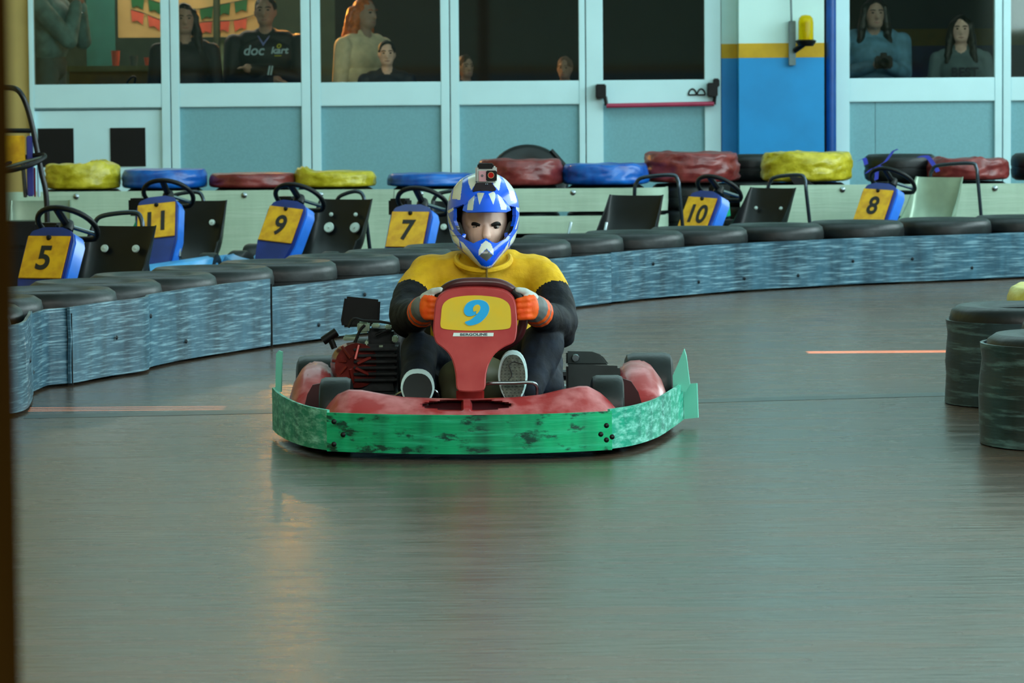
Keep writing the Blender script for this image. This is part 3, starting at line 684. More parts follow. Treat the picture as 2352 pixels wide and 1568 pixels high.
def parked_kart(num, pxy, Y, head, label, seatmat=seatblack, washers=((.09, .42, .026),), roll=0, hoop=(-.08, .28, .6), plate=True, wheel_dx=0.0, dig=.18, worn=True, seat_y=0.0, seat_h=1.0, steer=True):
    p = W(pxy[0], pxy[1], Y); root = empty('kart', (p.x, Y, 0), label, 'kart', 'parked karts behind the barrier', rz=math.radians(-head))
    zc = p.z; T = math.radians(30)
    up = Vector((0, math.sin(T), math.cos(T))); rt = Vector((1, 0, 0))
    if roll: q = Matrix.Rotation(math.radians(roll), 3, rt.cross(up)); up = q @ up; rt = q @ rt
    fr = face_frame((0, 0, zc), rt, up); nrm = rt.cross(up)
    # fairing: shield shape tapering downwards with turned back sides
    out = [(-.125, -.12), (-.128, .10), (-.11, .15), (-.05, .172), (.05, .172), (.11, .15), (.128, .10), (.125, -.12), (.08, -.33), (.05, -.40), (-.05, -.40), (-.08, -.33)]
    fb = MB(); n = len(out)
    s0 = [fr @ Vector((x, y, -.004)) for x, y in out]; s1 = [fr @ Vector((x * 1.0, y, -.035)) for x, y in out]; s2 = [fr @ Vector((x * 1.12, y * 1.0 + .01, -.12)) for x, y in out]
    if plate:
        fb.loft([s0, s1]); fa = fb.build('front_fairing', fairing, root, bevel=.006); MB().loft([s1, s2]).build('fairing_side', M('lit_side_blue_fairing', (40, 112, 215), .28, var=.2, scale=5, coat=.3), root, bevel=.006)  # side light painted in: brighter blue sides against a darker front
        hs = .1175; pt_ = MB().prism([(-hs, -hs), (hs, -hs), (hs, hs), (-hs, hs)], .006, fr).build('number_plate', plateyellow, root, bevel=.003)
        text('race_number', num, dig, numblack, pt_, fr @ Matrix.Translation((.0, -.012, .0075)), bold=.004, sx=.92)
        MB().lathe([(.001, .014), (.01, .012), (.014, 0), (.001, 0)], 12, fr @ Matrix.Translation((0, .105, .006))).build('bolt', blackm, pt_)
    # nose bumper and pods
    nb = MB(); secs = []
    for k in range(17):
        s = -1 + k / 8; x = s * .36; yb = -.28 + .22 * abs(s) ** 3; zt = .17 + .05 * abs(s); secs.append([Vector((x, yb, .05)), Vector((x, yb - .03, .12)), Vector((x, yb + .02, zt)), Vector((x, yb + .12, zt + .02)), Vector((x, yb + .15, .06))])
    nb.loft(secs).build('nose_bumper', fairinglight, root, bevel=.004)
    for s in (-1, 1):
        MB().loft([[Vector((s * .31 + x, y0, z)) for x, z in ((-.04, .05), (-.05, .15), (-.02, zt), (.02, zt), (.05, .15), (.04, .05))] for y0, zt in ((.2, .17), (.3, .22), (.7, .22), (.8, .18))]).build('side_pod', fairinglight, root, bevel=.006)
        fa_ = MB().tube([Vector((s * .22, -.2, .08)), Vector((s * .22, .1, .07)), Vector((s * .22, .6, .07)), Vector((s * .22, 1.1, .08))], .016, 8).build('frame_rail', blacktube, root)
        wheel((s * .31, .05, .125), .125, .11, root); wheel((s * .31, 1.05, .13), .13, .13, root)
        # steering column brace up to the fairing
        MB().tube([Vector((s * .12, .2, .08)), fr @ Vector((s * .12, -.2, -.1)), fr @ Vector((s * .118, .02, -.1))], .009, 8).build('fairing_strut', steel, root)
    MB().span((-.24, -.1, .045), (.24, .75, .06)).build('floor_tray', blackm, root, smooth=False)
    MB().tube([Vector((-.32, 1.05, .13)), Vector((.32, 1.05, .13))], .016, 8).build('rear_axle', steel, root)
    MB().tube([Vector((-.32, .05, .125)), Vector((.32, .05, .125))], .014, 8).build('front_axle', steel, root)
    # steering
    sc = Vector((wheel_dx, .25, zc + .145)); ax = Vector((0, math.cos(math.radians(52)), math.sin(math.radians(52)))); rr = .152
    u = Vector((1, 0, 0)); v = ax.cross(u); v = -v if v.z < 0 else v
    ring = []
    for k in range(32):
        a = 2 * math.pi * k / 32; ring.append(sc + u * rr * math.cos(a) + v * rr * (math.sin(a) if math.sin(a) > -.75 else -.75))
    if steer:
        sw = MB().tube(ring, .0145, 10, closed=True).build('steering_wheel', blackm, root)
        for a in (90, 210, 330):
            d = u * math.cos(math.radians(a)) + v * math.sin(math.radians(a)); MB().tube([sc, sc + d * rr * .98], .011 if a != 90 else .02, 8).build('spoke', steel if a != 90 else blackm, sw)
        MB().lathe([(.001, .03), (.025, .025), (.035, 0), (.035, -.03), (.001, -.03)], 14, Matrix.Translation(sc) @ ax.to_track_quat('Z', 'Y').to_matrix().to_4x4()).build('hub', blackm, sw)
        MB().tube([sc, sc - ax * .5], .013, 8).build('steering_column', steel, root)
    # seat, hoop, engine
    sb = seat_mesh(1.0, seat_h); sb.v = [(x, y + seat_y, z) for x, y, z in sb.v]; se = sb.build('seat', seatmat, root, ang=50)
    for (wx, wz, wr) in washers:
        for s in (-1, 1):
            yy_ = .835 + seat_y + (wz - .3) * .3 - .012 - .05 * (wx / .19) ** 2
            m = Matrix.Translation((s * wx, yy_ - .012, wz)) @ Matrix.Rotation(math.radians(72), 4, 'X')
            MB().lathe([(.001, .014), (.006, .014), (.007, .009), (wr * .9, .008), (wr, 0), (.001, 0)], 18, m).build('washer', washer, se)
    hx, hw, hz = hoop; y0 = .97 + seat_y
    hp_ = catmull([Vector((hx - hw / 2 - .02, y0 + .05, .08)), Vector((hx - hw / 2, y0, hz - .14)), Vector((hx - hw / 2 + .015, y0, hz - .05)), Vector((hx - hw / 2 + .07, y0, hz - .015)), Vector((hx + hw / 2 - .05, y0, hz + .0)), Vector((hx + hw / 2 - .005, y0, hz - .03)), Vector((hx + hw / 2 + .01, y0, hz - .14)), Vector((hx + hw / 2 + .03, y0 + .05, .08))], 6)
    MB().tube(hp_, .0125, 10).build('seat_hoop', M('hoop_tube', (64, 74, 84), .22, .7), root)
    if not plate: return root
    eg = MB().box((-.31, .78, .2), (.14, .22, .24)).build('engine', M('engine_dark', (40, 44, 46), .4, .5), root, bevel=.02)
    MB().box((-.34, .74, .5), (.12, .1, .11)).build('air_filter', blackm, root, bevel=.012)
    MB().prism([(-.07, -.05), (.07, -.05), (.06, .05), (-.02, .05)], .09, Matrix.Translation((-.3, .72, .395)) @ Matrix.Rotation(math.pi / 2, 4, 'X')).build('engine_cover', greenbox, root, bevel=.006)
    MB().tube([Vector((-.34, .74, .3)), Vector((-.34, .74, .46))], .03, 10).build('intake', blackm, root)
    return root
parked_kart('5', (103, 591), 17.9, 20, 'kart five with blue fairing and upright yellow plate behind the barrier', washers=((.088, .42, .021),), wheel_dx=.0)
parked_kart('11', (359, 507), 21.9, 12, 'kart eleven with blue fairing and tilted yellow plate behind the barrier', washers=((.1, .40, .02),), roll=7, hoop=(-.12, .24, .585))
parked_kart('9', (645, 516), 22.0, 24, 'kart nine with blue fairing and upright yellow plate behind the barrier', washers=((.09, .36, .034), (.085, .44, .013)), roll=-6, hoop=(-.02, .2, .58))
parked_kart('7', (936, 527), 21.4, 20, 'kart seven with blue fairing and upright yellow plate behind the barrier', washers=((.09, .38, .02),))
parked_kart('', (1338, 500), 22.35, 24, 'stripped parked kart without plate or wheel, black seat and steel hoop', washers=(), plate=False, steer=False, hoop=(.1, .3, .66))
parked_kart('10', (1602, 490), 23.8, 38, 'kart ten with blue fairing and upright yellow plate behind the barrier', washers=((.1, .40, .012),), roll=-3, hoop=(.05, .3, .62))
parked_kart('8', (2007, 471), 24.2, 36, 'kart eight with yellow plate and a silver seat behind the barrier', seatsilver, (), -3, (.06, .36, .68), seat_h=1.1)

# kart raised on a stand by the beige wall, with a tall black roll hoop
rk = empty('caged_kart', Vector((W(40, 400, 21.5).x, 21.5, 0)), 'tall black hooped kart with yellow panel on a stand by the beige wall', 'kart'); O = rk.location.copy(); Yk = 21.5
k_ = lambda x, y, dy=0: W(x, y, Yk + dy)
MB().tube(catmull([k_(-60, 320, .3), k_(-45, 240, .3), k_(-20, 205, .2), k_(15, 201, .1), k_(42, 208), k_(60, 240), k_(74, 290), k_(84, 340), k_(96, 400), k_(106, 450), k_(110, 560)], 6), .017, 10).build('roll_hoop', blacktube, rk, O)
MB().tube([k_(-50, 300), k_(76, 300)], .014, 8).build('cross_bar', blacktube, rk, O)
MB().span(k_(-40, 312, -.02), k_(59, 385, .0)).build('panel', plateyellow, rk, O, bevel=.006)
MB().span(k_(60, 312, -.02), k_(79, 450, .05)).build('column', M('violet_blue_column', (50, 52, 130), .4), rk, O, bevel=.006)
MB().span(k_(84, 382, .05), k_(93, 452, .08)).build('white_strut', white, rk, O, bevel=.004)
MB().span(k_(77, 385, .06), k_(83, 452, .08)).build('red_strut', red, rk, O, bevel=.003)
sc = k_(52, 374, -.08); rg = [sc + Vector((.13 * math.cos(a), .09 * math.sin(a), .035 * math.cos(a) + .03 * math.sin(a))) for a in [2 * math.pi * k / 28 for k in range(28)]]
sw = MB().tube(rg, .014, 8, closed=True).build('steering_wheel', blackm, rk, O); MB().tube([rg[0], rg[14]], .012, 8).build('spoke', steel, sw, O); MB().tube([sc, sc + Vector((0, .1, -.2))], .012, 8).build('steering_column', steel, rk, O)
sb = seat_mesh(.95); sb.v = [(sc.x + .06 + x * 1.05, Yk - .3 + y * .6, z + .04) for x, y, z in sb.v]; sb.build('seat', seatsilver, rk, O, ang=50)
MB().span((O.x - .3, Yk - .1, .0), (O.x + .1, Yk + .4, .3)).build('stand', blackm, rk, O, bevel=.01)
MB().span((O.x - .3, Yk - .02, .3), (O.x + .12, Yk + .3, .46)).build('frame', blacktube, rk, O, bevel=.02)

# near post at the edge of the view
np_ = tag(MB().span((-.46, 2.1, 0), (W(-50, 784, 2.1).x, 2.26, 2.6)).build('post', woodpost, bevel=.006), 'brown wooden post close beside the track edge', 'post')

# ------------------------------------------------------------------ racing kart
KO = Vector((W(1090, 900, 12.7).x, 12.7, 0))
kt = empty('racing_kart', KO, 'red racing kart number nine with a green belting bumper', 'kart')
# green bumper: four pieces of belting
def band(name, pts, z0, h, mat, hf=None):
    path = catmull([G(x, y, z0) for x, y in pts], 8)
    o = belt(name, path, z0, h, mat, th=.01, parent=kt, off=KO, hfun=hf, rows=8); return o
band('bumper_belt', [(626, 986), (640, 999), (668, 1014), (705, 1026), (752, 1034)], .026, .138, beltgreen2, lambda u: .150 - .014 * u)
gf = band('bumper_belt', [(751, 1036), (900, 1041), (1080, 1043), (1250, 1040), (1406, 1033)], .024, .130, beltgreen)
band('bumper_belt', [(1402, 1031), (1460, 1021), (1510, 1004), (1545, 982), (1572, 962)], .026, .134, beltgreen2)
for x, y in ((767, 968), (767, 1020), (788, 998), (1160, 1020), (1040, 1021), (1380, 997), (1393, 977), (1393, 1010), (1406, 1003)):
    c = W(x, y, G(x, 1038, .024).y - .004) ; MB().lathe([(.001, .004), (.006, .003), (.009, 0), (.001, 0)], 10, Matrix.Translation(c) @ Matrix.Rotation(math.pi / 2, 4, 'X')).build('bolt', blackm, gf, KO)
fb = [W(x, y, 13.22) for x, y in ((1573, 882), (1600, 880), (1603, 959), (1572, 962), (1570, 900))]
MB().slab(fb, (.004, .01, 0)).build('bumper_flap', beltgreen2, kt, KO, smooth=False)
MB().slab([W(x, y, 13.15) for x, y in ((1546, 893), (1545, 862), (1556, 838), (1571, 801), (1576, 818), (1584, 882), (1574, 900))], (.003, .012, 0)).build('torn_belt_spike', beltgreen2, kt, KO, smooth=False)
MB().slab([W(x, y, 13.0) for x, y in ((634, 812), (640, 805), (648, 808), (645, 900), (632, 900))], (.003, .012, 0)).build('torn_belt_sliver', beltgreen2, kt, KO, smooth=False)
ut = [G(x, y, .026) + Vector((0, .02, 0)) for x, y in ((640, 985), (672, 1008), (720, 1024), (760, 1031), (900, 1037), (1080, 1039), (1250, 1036), (1400, 1029), (1460, 1016), (1510, 998), (1550, 970))]
ut = [Vector((p.x, p.y, .03)) for p in ut] + [Vector((xc_ , 13.1, .03)) for xc_ in (KO.x + .55, KO.x - .55)]
MB().slab(ut, (0, 0, .008)).build('contact_shadow_sheet', blackm, kt, KO, smooth=False)  # black sheet added under the kart to deepen its contact shadow
# nose
top = [(737, 948), (752, 930), (775, 905), (800, 894), (830, 895), (880, 904), (925, 911), (1000, 914), (1090, 915), (1180, 912), (1240, 906), (1290, 894), (1330, 886), (1350, 886), (1380, 902), (1408, 928), (1427, 946)]
tx = [p[0] for p in top]; ty = [p[1] for p in top]; nb = MB(); secs = []; dark = []
for k in range(140):
    x = 737 + (1427 - 737) * k / 139; yt = float(np.interp(x, tx, ty)); s = (x - 1082) / 345; bow = .10 * s * s
    sec = []
    for j in range(41):
        u = j / 40
        if u < .75:
            v = u / .75; py = 1015 + (yt - 1015) * v; Y = 12.17 + bow + .25 * max(0, (v - .25)) ** 1.6
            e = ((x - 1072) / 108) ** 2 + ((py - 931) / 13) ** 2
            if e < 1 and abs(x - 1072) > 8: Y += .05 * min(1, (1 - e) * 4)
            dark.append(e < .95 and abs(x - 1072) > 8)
            sec.append(W(x, py, Y))
        else:
            v = (u - .75) / .25; p = W(x, yt, 12.17 + bow + .158 + .08 * v); p.z -= .03 * v + .12 * max(0, v - .5); sec.append(p); dark.append(False)
    secs.append(sec)
nb.loft(secs); nb.mi = [1 if len(f) == 4 and sum(dark[i] for i in f) >= 3 else 0 for f in nb.f]; nb.build('nose_fairing', [redwornlit, M('shaded_red_inside', (58, 12, 18), .5)], kt, KO, ang=60)  # recess shade painted in: faces inside the ovals made dark red
# side pods
for name, x0, x1, yt, Ya, Yb in (('l', 662, 766, 836, 12.78, 13.18), ('r', 1416, 1536, 833, 12.84, 13.24)):
    cx = (x0 + x1) / 2; secs = []
    for k in range(13):
        u = k / 12; Y = Ya + (Yb - Ya) * u; zt = W(cx, yt, (Ya + Yb) / 2 + .05).z * (.62 + .38 * math.sin(min(1, u * 1.5) * math.pi / 2)); a = W(x0, 900, 12.95).x; b = W(x1, 900, 12.95).x
        hw = (b - a) / 2 * (.9 + .1 * math.sin(u * math.pi)); c = (a + b) / 2
        prof = [(-.97, .52), (-.93, .6), (-.78, .76), (-.45, .93), (-.1, 1.0), (.4, .99), (.8, .93), (.97, .78), (1, .6), (1, .36)]
        prof = prof if name == 'l' else [(-a_, b_) for a_, b_ in prof]
        secs.append([Vector((c + hw * px_, Y - .03 * (1 - pz_), max(.05, zt * pz_))) for px_, pz_ in prof])
    MB().loft(secs).build('side_pod', redwornlit, kt, KO, bevel=.008, ang=60)
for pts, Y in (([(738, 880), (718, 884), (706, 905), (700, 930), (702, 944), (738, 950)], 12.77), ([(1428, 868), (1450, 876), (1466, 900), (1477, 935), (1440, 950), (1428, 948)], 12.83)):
    MB().slab([W(x, y, Y) for x, y in pts], (0, .02, 0)).build('pod_hollow_shade', M('shaded_red_inside', (58, 12, 18), .5), kt, KO, smooth=False)  # dark slab painting in the shade of the pod's hollow front
# wheels, axles, floor
for px_ in (773, 1395): wheel(W(px_, 950, 12.44).xyz * Vector((1, 1, 0)).x if False else Vector((W(px_, 950, 12.53).x, 12.53, .123)), .123, .113, kt, KO)
for px_ in (738, 1490): wheel(Vector((W(px_, 900, 13.34).x, 13.34, .131)), .131, .175, kt, KO)
xc = KO.x
MB().tube([(xc - .5, 12.53, .12), (xc + .5, 12.53, .12)], .014, 8).build('front_axle', steel, kt, KO)
MB().tube([(xc - .55, 13.34, .13), (xc + .58, 13.34, .13)], .018, 8).build('rear_axle', steel, kt, KO)
MB().span((xc - .3, 12.15, .042), (xc + .32, 13.1, .054)).build('floor_tray', blackm, kt, KO, smooth=False)
for s in (-1, 1): MB().tube([(xc + s * .33, 12.15, .07), (xc + s * .32, 12.7, .065), (xc + s * .34, 13.6, .08)], .017, 8).build('frame_rail', blacktube, kt, KO)
MB().tube([(xc - .55, 13.6, .16), (xc + .6, 13.6, .16)], .02, 8).build('rear_bumper', blacktube, kt, KO)
# steering wheel
def Yp(py): return 12.27 + (897 - py) / 235 * .18
rim = catmull([W(x, y, 12.50 + (y - 650) * .0006) for x, y in ((997, 722), (1004, 688), (1022, 664), (1050, 651), (1095, 648), (1146, 651), (1176, 666), (1196, 690), (1204, 722), (1190, 772), (1150, 796), (1095, 801), (1045, 796), (1010, 770))], 6, True)
wheelm = M('maroon_grip', (58, 20, 24), .32, scale=8, rgb2=(86, 32, 36), coat=.2)
sw = MB().tube(rim, .0165, 12, closed=True).build('steering_wheel', wheelm, kt, KO)
hubp = W(1098, 735, 12.56)
for q in ((1000, 715), (1200, 715), (1097, 798)): MB().tube([hubp, W(q[0], q[1], 12.55)], .011, 8).build('spoke', steel, sw, KO)
for a, b in (((1004, 694), (1022, 668)), ((1178, 668), (1196, 692))):
    MB().tube([W(a[0], a[1], 12.50), W((a[0] + b[0]) / 2 - (2 if a[0] < 1100 else -2), (a[1] + b[1]) / 2 - 2, 12.498), W(b[0], b[1], 12.498)], .0175, 12).build('black_grip', blackm, sw, KO)
MB().tube([hubp, W(1082, 925, 12.46)], .014, 8).build('steering_column', steel, kt, KO)
# number panel
po_ = [(1040, 664), (1090, 660), (1145, 664), (1172, 676), (1184, 696), (1188, 735), (1187, 766), (1180, 786), (1158, 797), (1138, 812), (1125, 832), (1117, 860), (1114, 893), (1098, 899), (1062, 899), (1049, 892), (1046, 860), (1040, 832), (1030, 812), (1014, 797), (1001, 786), (995, 764), (996, 735), (1000, 696), (1012, 676)]
po2 = [tuple(p) for p in [(v.x, v.y) for v in catmull([Vector((x, y, 0)) for x, y in po_], 3, True)]]
pan = MB().slab([W(x, y, Yp(y)) for x, y in po2], (0, .05, .004)).build('number_panel', red, kt, KO, bevel=.011, seg=3, ang=50)
st_ = [(1016, 703), (1026, 690), (1046, 682), (1090, 678), (1138, 682), (1160, 690), (1171, 703), (1174, 728), (1173, 748), (1165, 755), (1130, 758), (1090, 759), (1052, 758), (1020, 755), (1012, 748), (1013, 728)]
MB().slab([W(x, y, Yp(y) - .001) for x, y in [(v.x, v.y) for v in catmull([Vector((x, y, 0)) for x, y in st_], 3, True)]], (0, -.0015, 0)).build('yellow_sticker', M('yellow_sticker', (222, 180, 18), .4, scale=14, rgb2=(214, 182, 40)), pan, KO, smooth=False)
pu = (W(1090, 670, Yp(670)) - W(1090, 890, Yp(890))).normalized()
nine = [(853, 655), (851, 612), (880, 562), (938, 534), (1010, 532), (1063, 555), (1088, 605), (1076, 660), (1040, 710), (985, 752), (908, 772), (872, 758), (860, 738), (903, 722), (940, 696), (965, 668), (925, 682), (882, 682)]
cn_ = (968, 650)
def npx(pts, g=0): return [(860 + x / 4.126 + g * (x - cn_[0]) / 60, 560 + y / 4.126 + g * (y - cn_[1]) / 60) for x, y in pts]
def nslab(name, pts, d, mat): MB().slab([W(x, y, Yp(y) - d) for x, y in [(v.x, v.y) for v in catmull([Vector((x, y, 0)) for x, y in pts], 4, True)]], (0, -.0012, 0)).build(name, mat, pan, KO, smooth=False)
nslab('race_number_outline', npx(nine, .7), .003, M('pale_outline', (196, 190, 120), .4, var=.05)); nslab('race_number', npx(nine), .0045, M('sky_blue_number', (8, 160, 222), .4, var=.05))
nslab('race_number_counter', npx([(940, 640), (936, 606), (958, 580), (988, 576), (1004, 600), (996, 632), (972, 662), (962, 652), (966, 636)]), .006, MATS['yellow_sticker'])
MB().slab([W(x, y, Yp(y) - .001) for x, y in ((1042, 764), (1134, 764), (1133, 772), (1040, 772))], (0, -.0015, 0)).build('name_sticker', M('white_sticker', (214, 232, 228), .4, var=.05), pan, KO, smooth=False)
text('sticker_lettering', 'BERGOLINE', .0125, M('sticker_ink', (36, 52, 66), .5), pan, Matrix.Translation(-KO) @ face_frame(W(1088, 768.2, Yp(768) - .003), (1, 0, 0), pu), sx=1.42, ext=.0005, bold=.0004)
# panel foot, tank, pedals
MB().loft([[W(x, y, Y) for x, y in ((1048, y0), (1112, y0))] + [W(1112, y0, Y + .09), W(1048, y0, Y + .09)] for y0, Y in ((893, 12.34), (916, 12.36), (960, 12.36))]).build('panel_foot', red, kt, KO, bevel=.006)
organic('fuel_tank', [('e', W(1090, 862, 12.72), (.1, .1, .085), None, 0), ('c', W(1050, 870, 12.72), W(1128, 866, 12.72), .07, .07, 0), ('c', W(1050, 905, 12.7), W(1130, 905, 12.7), .06, .06, 0)], [M('olive_tank', (92, 92, 66), .5, var=.15)], .012, 6, kt, KO)
MB().tube(catmull([W(1105, 884, 12.40), W(1125, 880, 12.37), (W(1180, 879, 12.37)), W(1218, 878, 12.37), W(1231, 884, 12.38), W(1234, 900, 12.40), W(1232, 940, 12.42)], 5), .0062, 10).build('brake_pedal', steel, kt, KO)
MB().tube(catmull([W(905, 912, 12.52), W(925, 900, 12.5), W(960, 897, 12.49), W(1000, 898, 12.5), W(1008, 930, 12.52)], 5), .006, 8).build('throttle_pedal', steel, kt, KO)
# seat, box, tray on the far side
sb = seat_mesh(1.55, .95); sb.v = [(xc + x, 12.40 + y, z * .95 + .0) for x, y, z in sb.v]; sb.build('seat', seatblack, kt, KO, ang=50)
MB().loft([[W(x, y, Y) for x, y in ((1300, 836), (1423, 840), (1425, 858), (1420, 900), (1300, 900))] for Y in (12.98, 13.2)]).build('battery_box', M('dark_grey_box', (40, 48, 48), .45), kt, KO, bevel=.008)
MB().loft([[W(x, y, Y) for x, y in ((1300, 806), (1360, 807), (1382, 815), (1400, 838), (1300, 838))] for Y in (13.3, 13.34)]).build('chain_guard', M('grey_guard', (52, 62, 62), .4), kt, KO, bevel=.006)
MB().lathe([(.001, .006), (.012, .006), (.015, 0), (.001, 0)], 12, Matrix.Translation(W(1322, 822, 13.295)) @ Matrix.Rotation(math.pi / 2, 4, 'X')).build('bolt', steel, kt, KO)
# engine
def bx(name, x0, y0, x1, y1, Y0, Y1, mat, bev=.006, par=None):
    a, b = W(x0, y0, Y0), W(x1, y1, Y0); return MB().span((a.x, Y0, a.z), (b.x, Y1, b.z)).build(name, mat, par or kt, KO, bevel=bev)
MB().loft([[W(x, y, Y) for x, y in ((792, 680), (874, 688), (871, 748), (786, 752), (783, 735))] for Y in (13.12, 13.3)]).build('air_box', blackm, kt, KO, bevel=.008)
engm = M('engine_cast', (34, 38, 40), .45, .5, var=.4, scale=30)
alloy = M('alloy_parts', (165, 185, 160), .35, .7, var=.35, scale=25)
en = bx('engine', 800, 790, 915, 905, 12.95, 13.25, engm, .012)
for k in range(6): bx('cooling_fin', 812, 800 + k * 14, 912, 805 + k * 14, 12.92, 13.0, engm, .002, en)
shm = M('fan_shroud_red', (130, 46, 40), .25, .4, var=.4, scale=14)
MB().lathe([(.001, -.03), (.05, -.03), (.075, -.015), (.08, .03), (.08, .09), (.001, .09)], 28, Matrix.Translation(W(808, 835, 13.02)) @ Matrix.Rotation(math.pi / 2, 4, 'X') @ Matrix.Rotation(.25, 4, 'Y')).build('fan_shroud', shm, kt, KO)
for k in range(7):
    a = k * math.pi * 2 / 7; c = W(808, 835, 12.915); MB().tube([c + Vector((.02 * math.cos(a), 0, .02 * math.sin(a))), c + Vector((.07 * math.cos(a + .3), .01, .07 * math.sin(a + .3)))], .006, 6).build('shroud_rib', shm, en, KO)
bx('carburettor', 820, 740, 848, 765, 12.98, 13.08, alloy, .008); bx('bracket', 788, 774, 822, 782, 12.97, 13.1, alloy, .003); bx('cylinder_head', 845, 755, 905, 800, 13.0, 13.2, engm, .01)
for (x0, y0, x1, y1) in ((853, 744, 872, 752), (868, 790, 882, 806), (900, 772, 914, 786), (838, 782, 846, 806), (884, 746, 900, 756)): bx('engine_fitting', x0, y0, x1, y1, 12.96, 13.02, alloy, .004)
for pts in ([(800, 752), (812, 732), (835, 736), (870, 738), (905, 744)], [(812, 795), (826, 760), (838, 746)], [(860, 800), (880, 812), (915, 806)], [(862, 770), (880, 762), (910, 752)]): MB().tube(catmull([W(x, y, 12.97) for x, y in pts], 5), .005, 6).build('cable', blackm, kt, KO)
MB().tube([W(768, 800, 13.0), W(757, 772, 13.0)], .011, 8).tube([W(742, 783, 13.0), W(773, 762, 13.0)], .016, 10).build('pull_handle', blackm, kt, KO)
bx('exhaust', 770, 868, 800, 890, 12.9, 13.3, engm, .012)

# ------------------------------------------------------------------ driver
DO = Vector((W(1105, 860, 13.1).x, 13.1, 0)); dv = empty('person', DO, 'kart driver in a yellow and black suit and blue white helmet', 'person')
suity = M('yellow_suit', (238, 190, 16), .75, scale=22, rgb2=(222, 172, 12), bump=.35)
suitk = M('black_suit', (7, 9, 14), .75, scale=20, rgb2=(13, 19, 30), spec=.3, bump=.4)
trous = M('navy_trousers', (7, 12, 21), .75, scale=16, rgb2=(15, 27, 44), spec=.3, bump=.35)
def fold(co):
    q = co * 9; d = .007 * noise.noise((q.x, q.y, q.z * .7)) + .003 * noise.noise((q.x * 3.1, q.y * 3, q.z * 2.2)); return d
pr = [('e', W(1105, 865, 13.12), (.19, .15, .13), None, 2), ('e', W(1105, 760, 13.12), (.185, .125, .2), None, 0), ('e', W(1105, 672, 13.08), (.2, .125, .14), None, 0),
      ('c', W(985, 634, 13.06), W(1228, 632, 13.06), .08, .08, 0), ('c', W(1045, 606, 13.07), W(1172, 604, 13.07), .052, .052, 0), ('e', W(1108, 590, 13.05), (.075, .085, .05), None, 0),
      ('c', W(976, 642, 13.04), W(952, 665, 12.99), .074, .068, 0), ('c', W(944, 682, 12.96), W(935, 722, 12.86), .069, .068, 1), ('c', W(935, 725, 12.85), W(968, 722, 12.66), .066, .05, 1), ('c', W(940, 700, 12.95), W(938, 735, 12.9), .068, .066, 1),
      ('c', W(1244, 640, 13.04), W(1266, 663, 12.99), .074, .07, 0), ('c', W(1272, 682, 12.96), W(1283, 740, 12.86), .07, .073, 1), ('c', W(1283, 745, 12.85), W(1240, 722, 12.66), .07, .05, 1), ('c', W(1285, 760, 12.92), W(1290, 770, 12.88), .055, .05, 1),
      ('c', W(1050, 865, 13.05), W(965, 806, 12.76), .095, .066, 2), ('c', W(965, 808, 12.75), W(957, 895, 12.57), .068, .054, 2), ('c', W(990, 850, 12.9), W(960, 890, 12.68), .07, .06, 2),
      ('c', W(1165, 865, 13.05), W(1248, 788, 12.76), .1, .074, 2), ('c', W(1248, 790, 12.75), W(1212, 900, 12.57), .075, .052, 2), ('c', W(1245, 830, 12.85), W(1252, 890, 12.7), .078, .066, 2)]
organic('body', pr, [suity, suitk, trous], .0075, 8, dv, DO, disp=fold)
collar = [W(1110 + 62 * math.cos(a), 596 + 26 * max(-.3, math.sin(a)), 13.0 - .09 * math.sin(a)) for a in [math.pi * (-.15 + 1.3 * k / 20) for k in range(21)]]
MB().tube(collar, .011, 8).build('collar', suity, dv, DO)
MB().tube([W(1118, 618, 12.9), W(1118, 648, 12.9), W(1118, 700, 12.92)], .004, 6).build('zip', M('zip_brown', (120, 96, 30), .5), dv, DO)
# gloves gripping the wheel
orange = M('orange_glove', (255, 104, 10), .6, scale=30, rgb2=(255, 86, 8), bump=.2); gl_grey = M('grey_glove_band', (105, 112, 112), .6); gl_white = M('white_glove_patch', (196, 206, 202), .6)
for s, rp, wr in ((-1, W(1000, 706, 12.52), W(966, 722, 12.66)), (1, W(1201, 706, 12.52), W(1242, 722, 12.66))):
    P = rp + Vector((s * .034, .015, .0)); q = []
    q.append(('e', P, (.03, .034, .046), None, 0)); q.append(('e', rp + Vector((s * .028, -.012, .0)), (.026, .026, .044), None, 0))
    for i, (dz, ln) in enumerate(((.031, .95), (.011, 1.05), (-.009, 1.0), (-.028, .85))):
        a = rp + Vector((s * .034, -.018, dz)); b = rp + Vector((s * .014, -.036, dz - .002)); c = rp + Vector((-s * .016 * ln, -.034, dz - .004)); d = rp + Vector((-s * .03 * ln, -.008, dz - .005))
        q += [('c', a, b, .0125, .0115, 0), ('c', b, c, .0115, .0105, 0), ('c', c, d, .0105, .009, 0)]
    q += [('c', P + Vector((s * .004, -.01, .036)), rp + Vector((s * .006, -.022, .056)), .015, .0135, 2), ('c', rp + Vector((s * .006, -.022, .056)), rp + Vector((-s * .018, -.03, .062)), .0135, .011, 2)]
    d = (wr - P); L = d.length; d.normalize()
    q += [('c', P + d * .012, P + d * .026, .047, .049, 1), ('c', P + d * .042, P + d * .052, .051, .052, 0), ('c', P + d * .064, P + d * .07, .052, .052, 1), ('c', P + d * .082, P + d * .092, .053, .054, 0)]
    organic('glove', q, [orange, gl_grey, gl_white], .0042, 3, dv, DO)
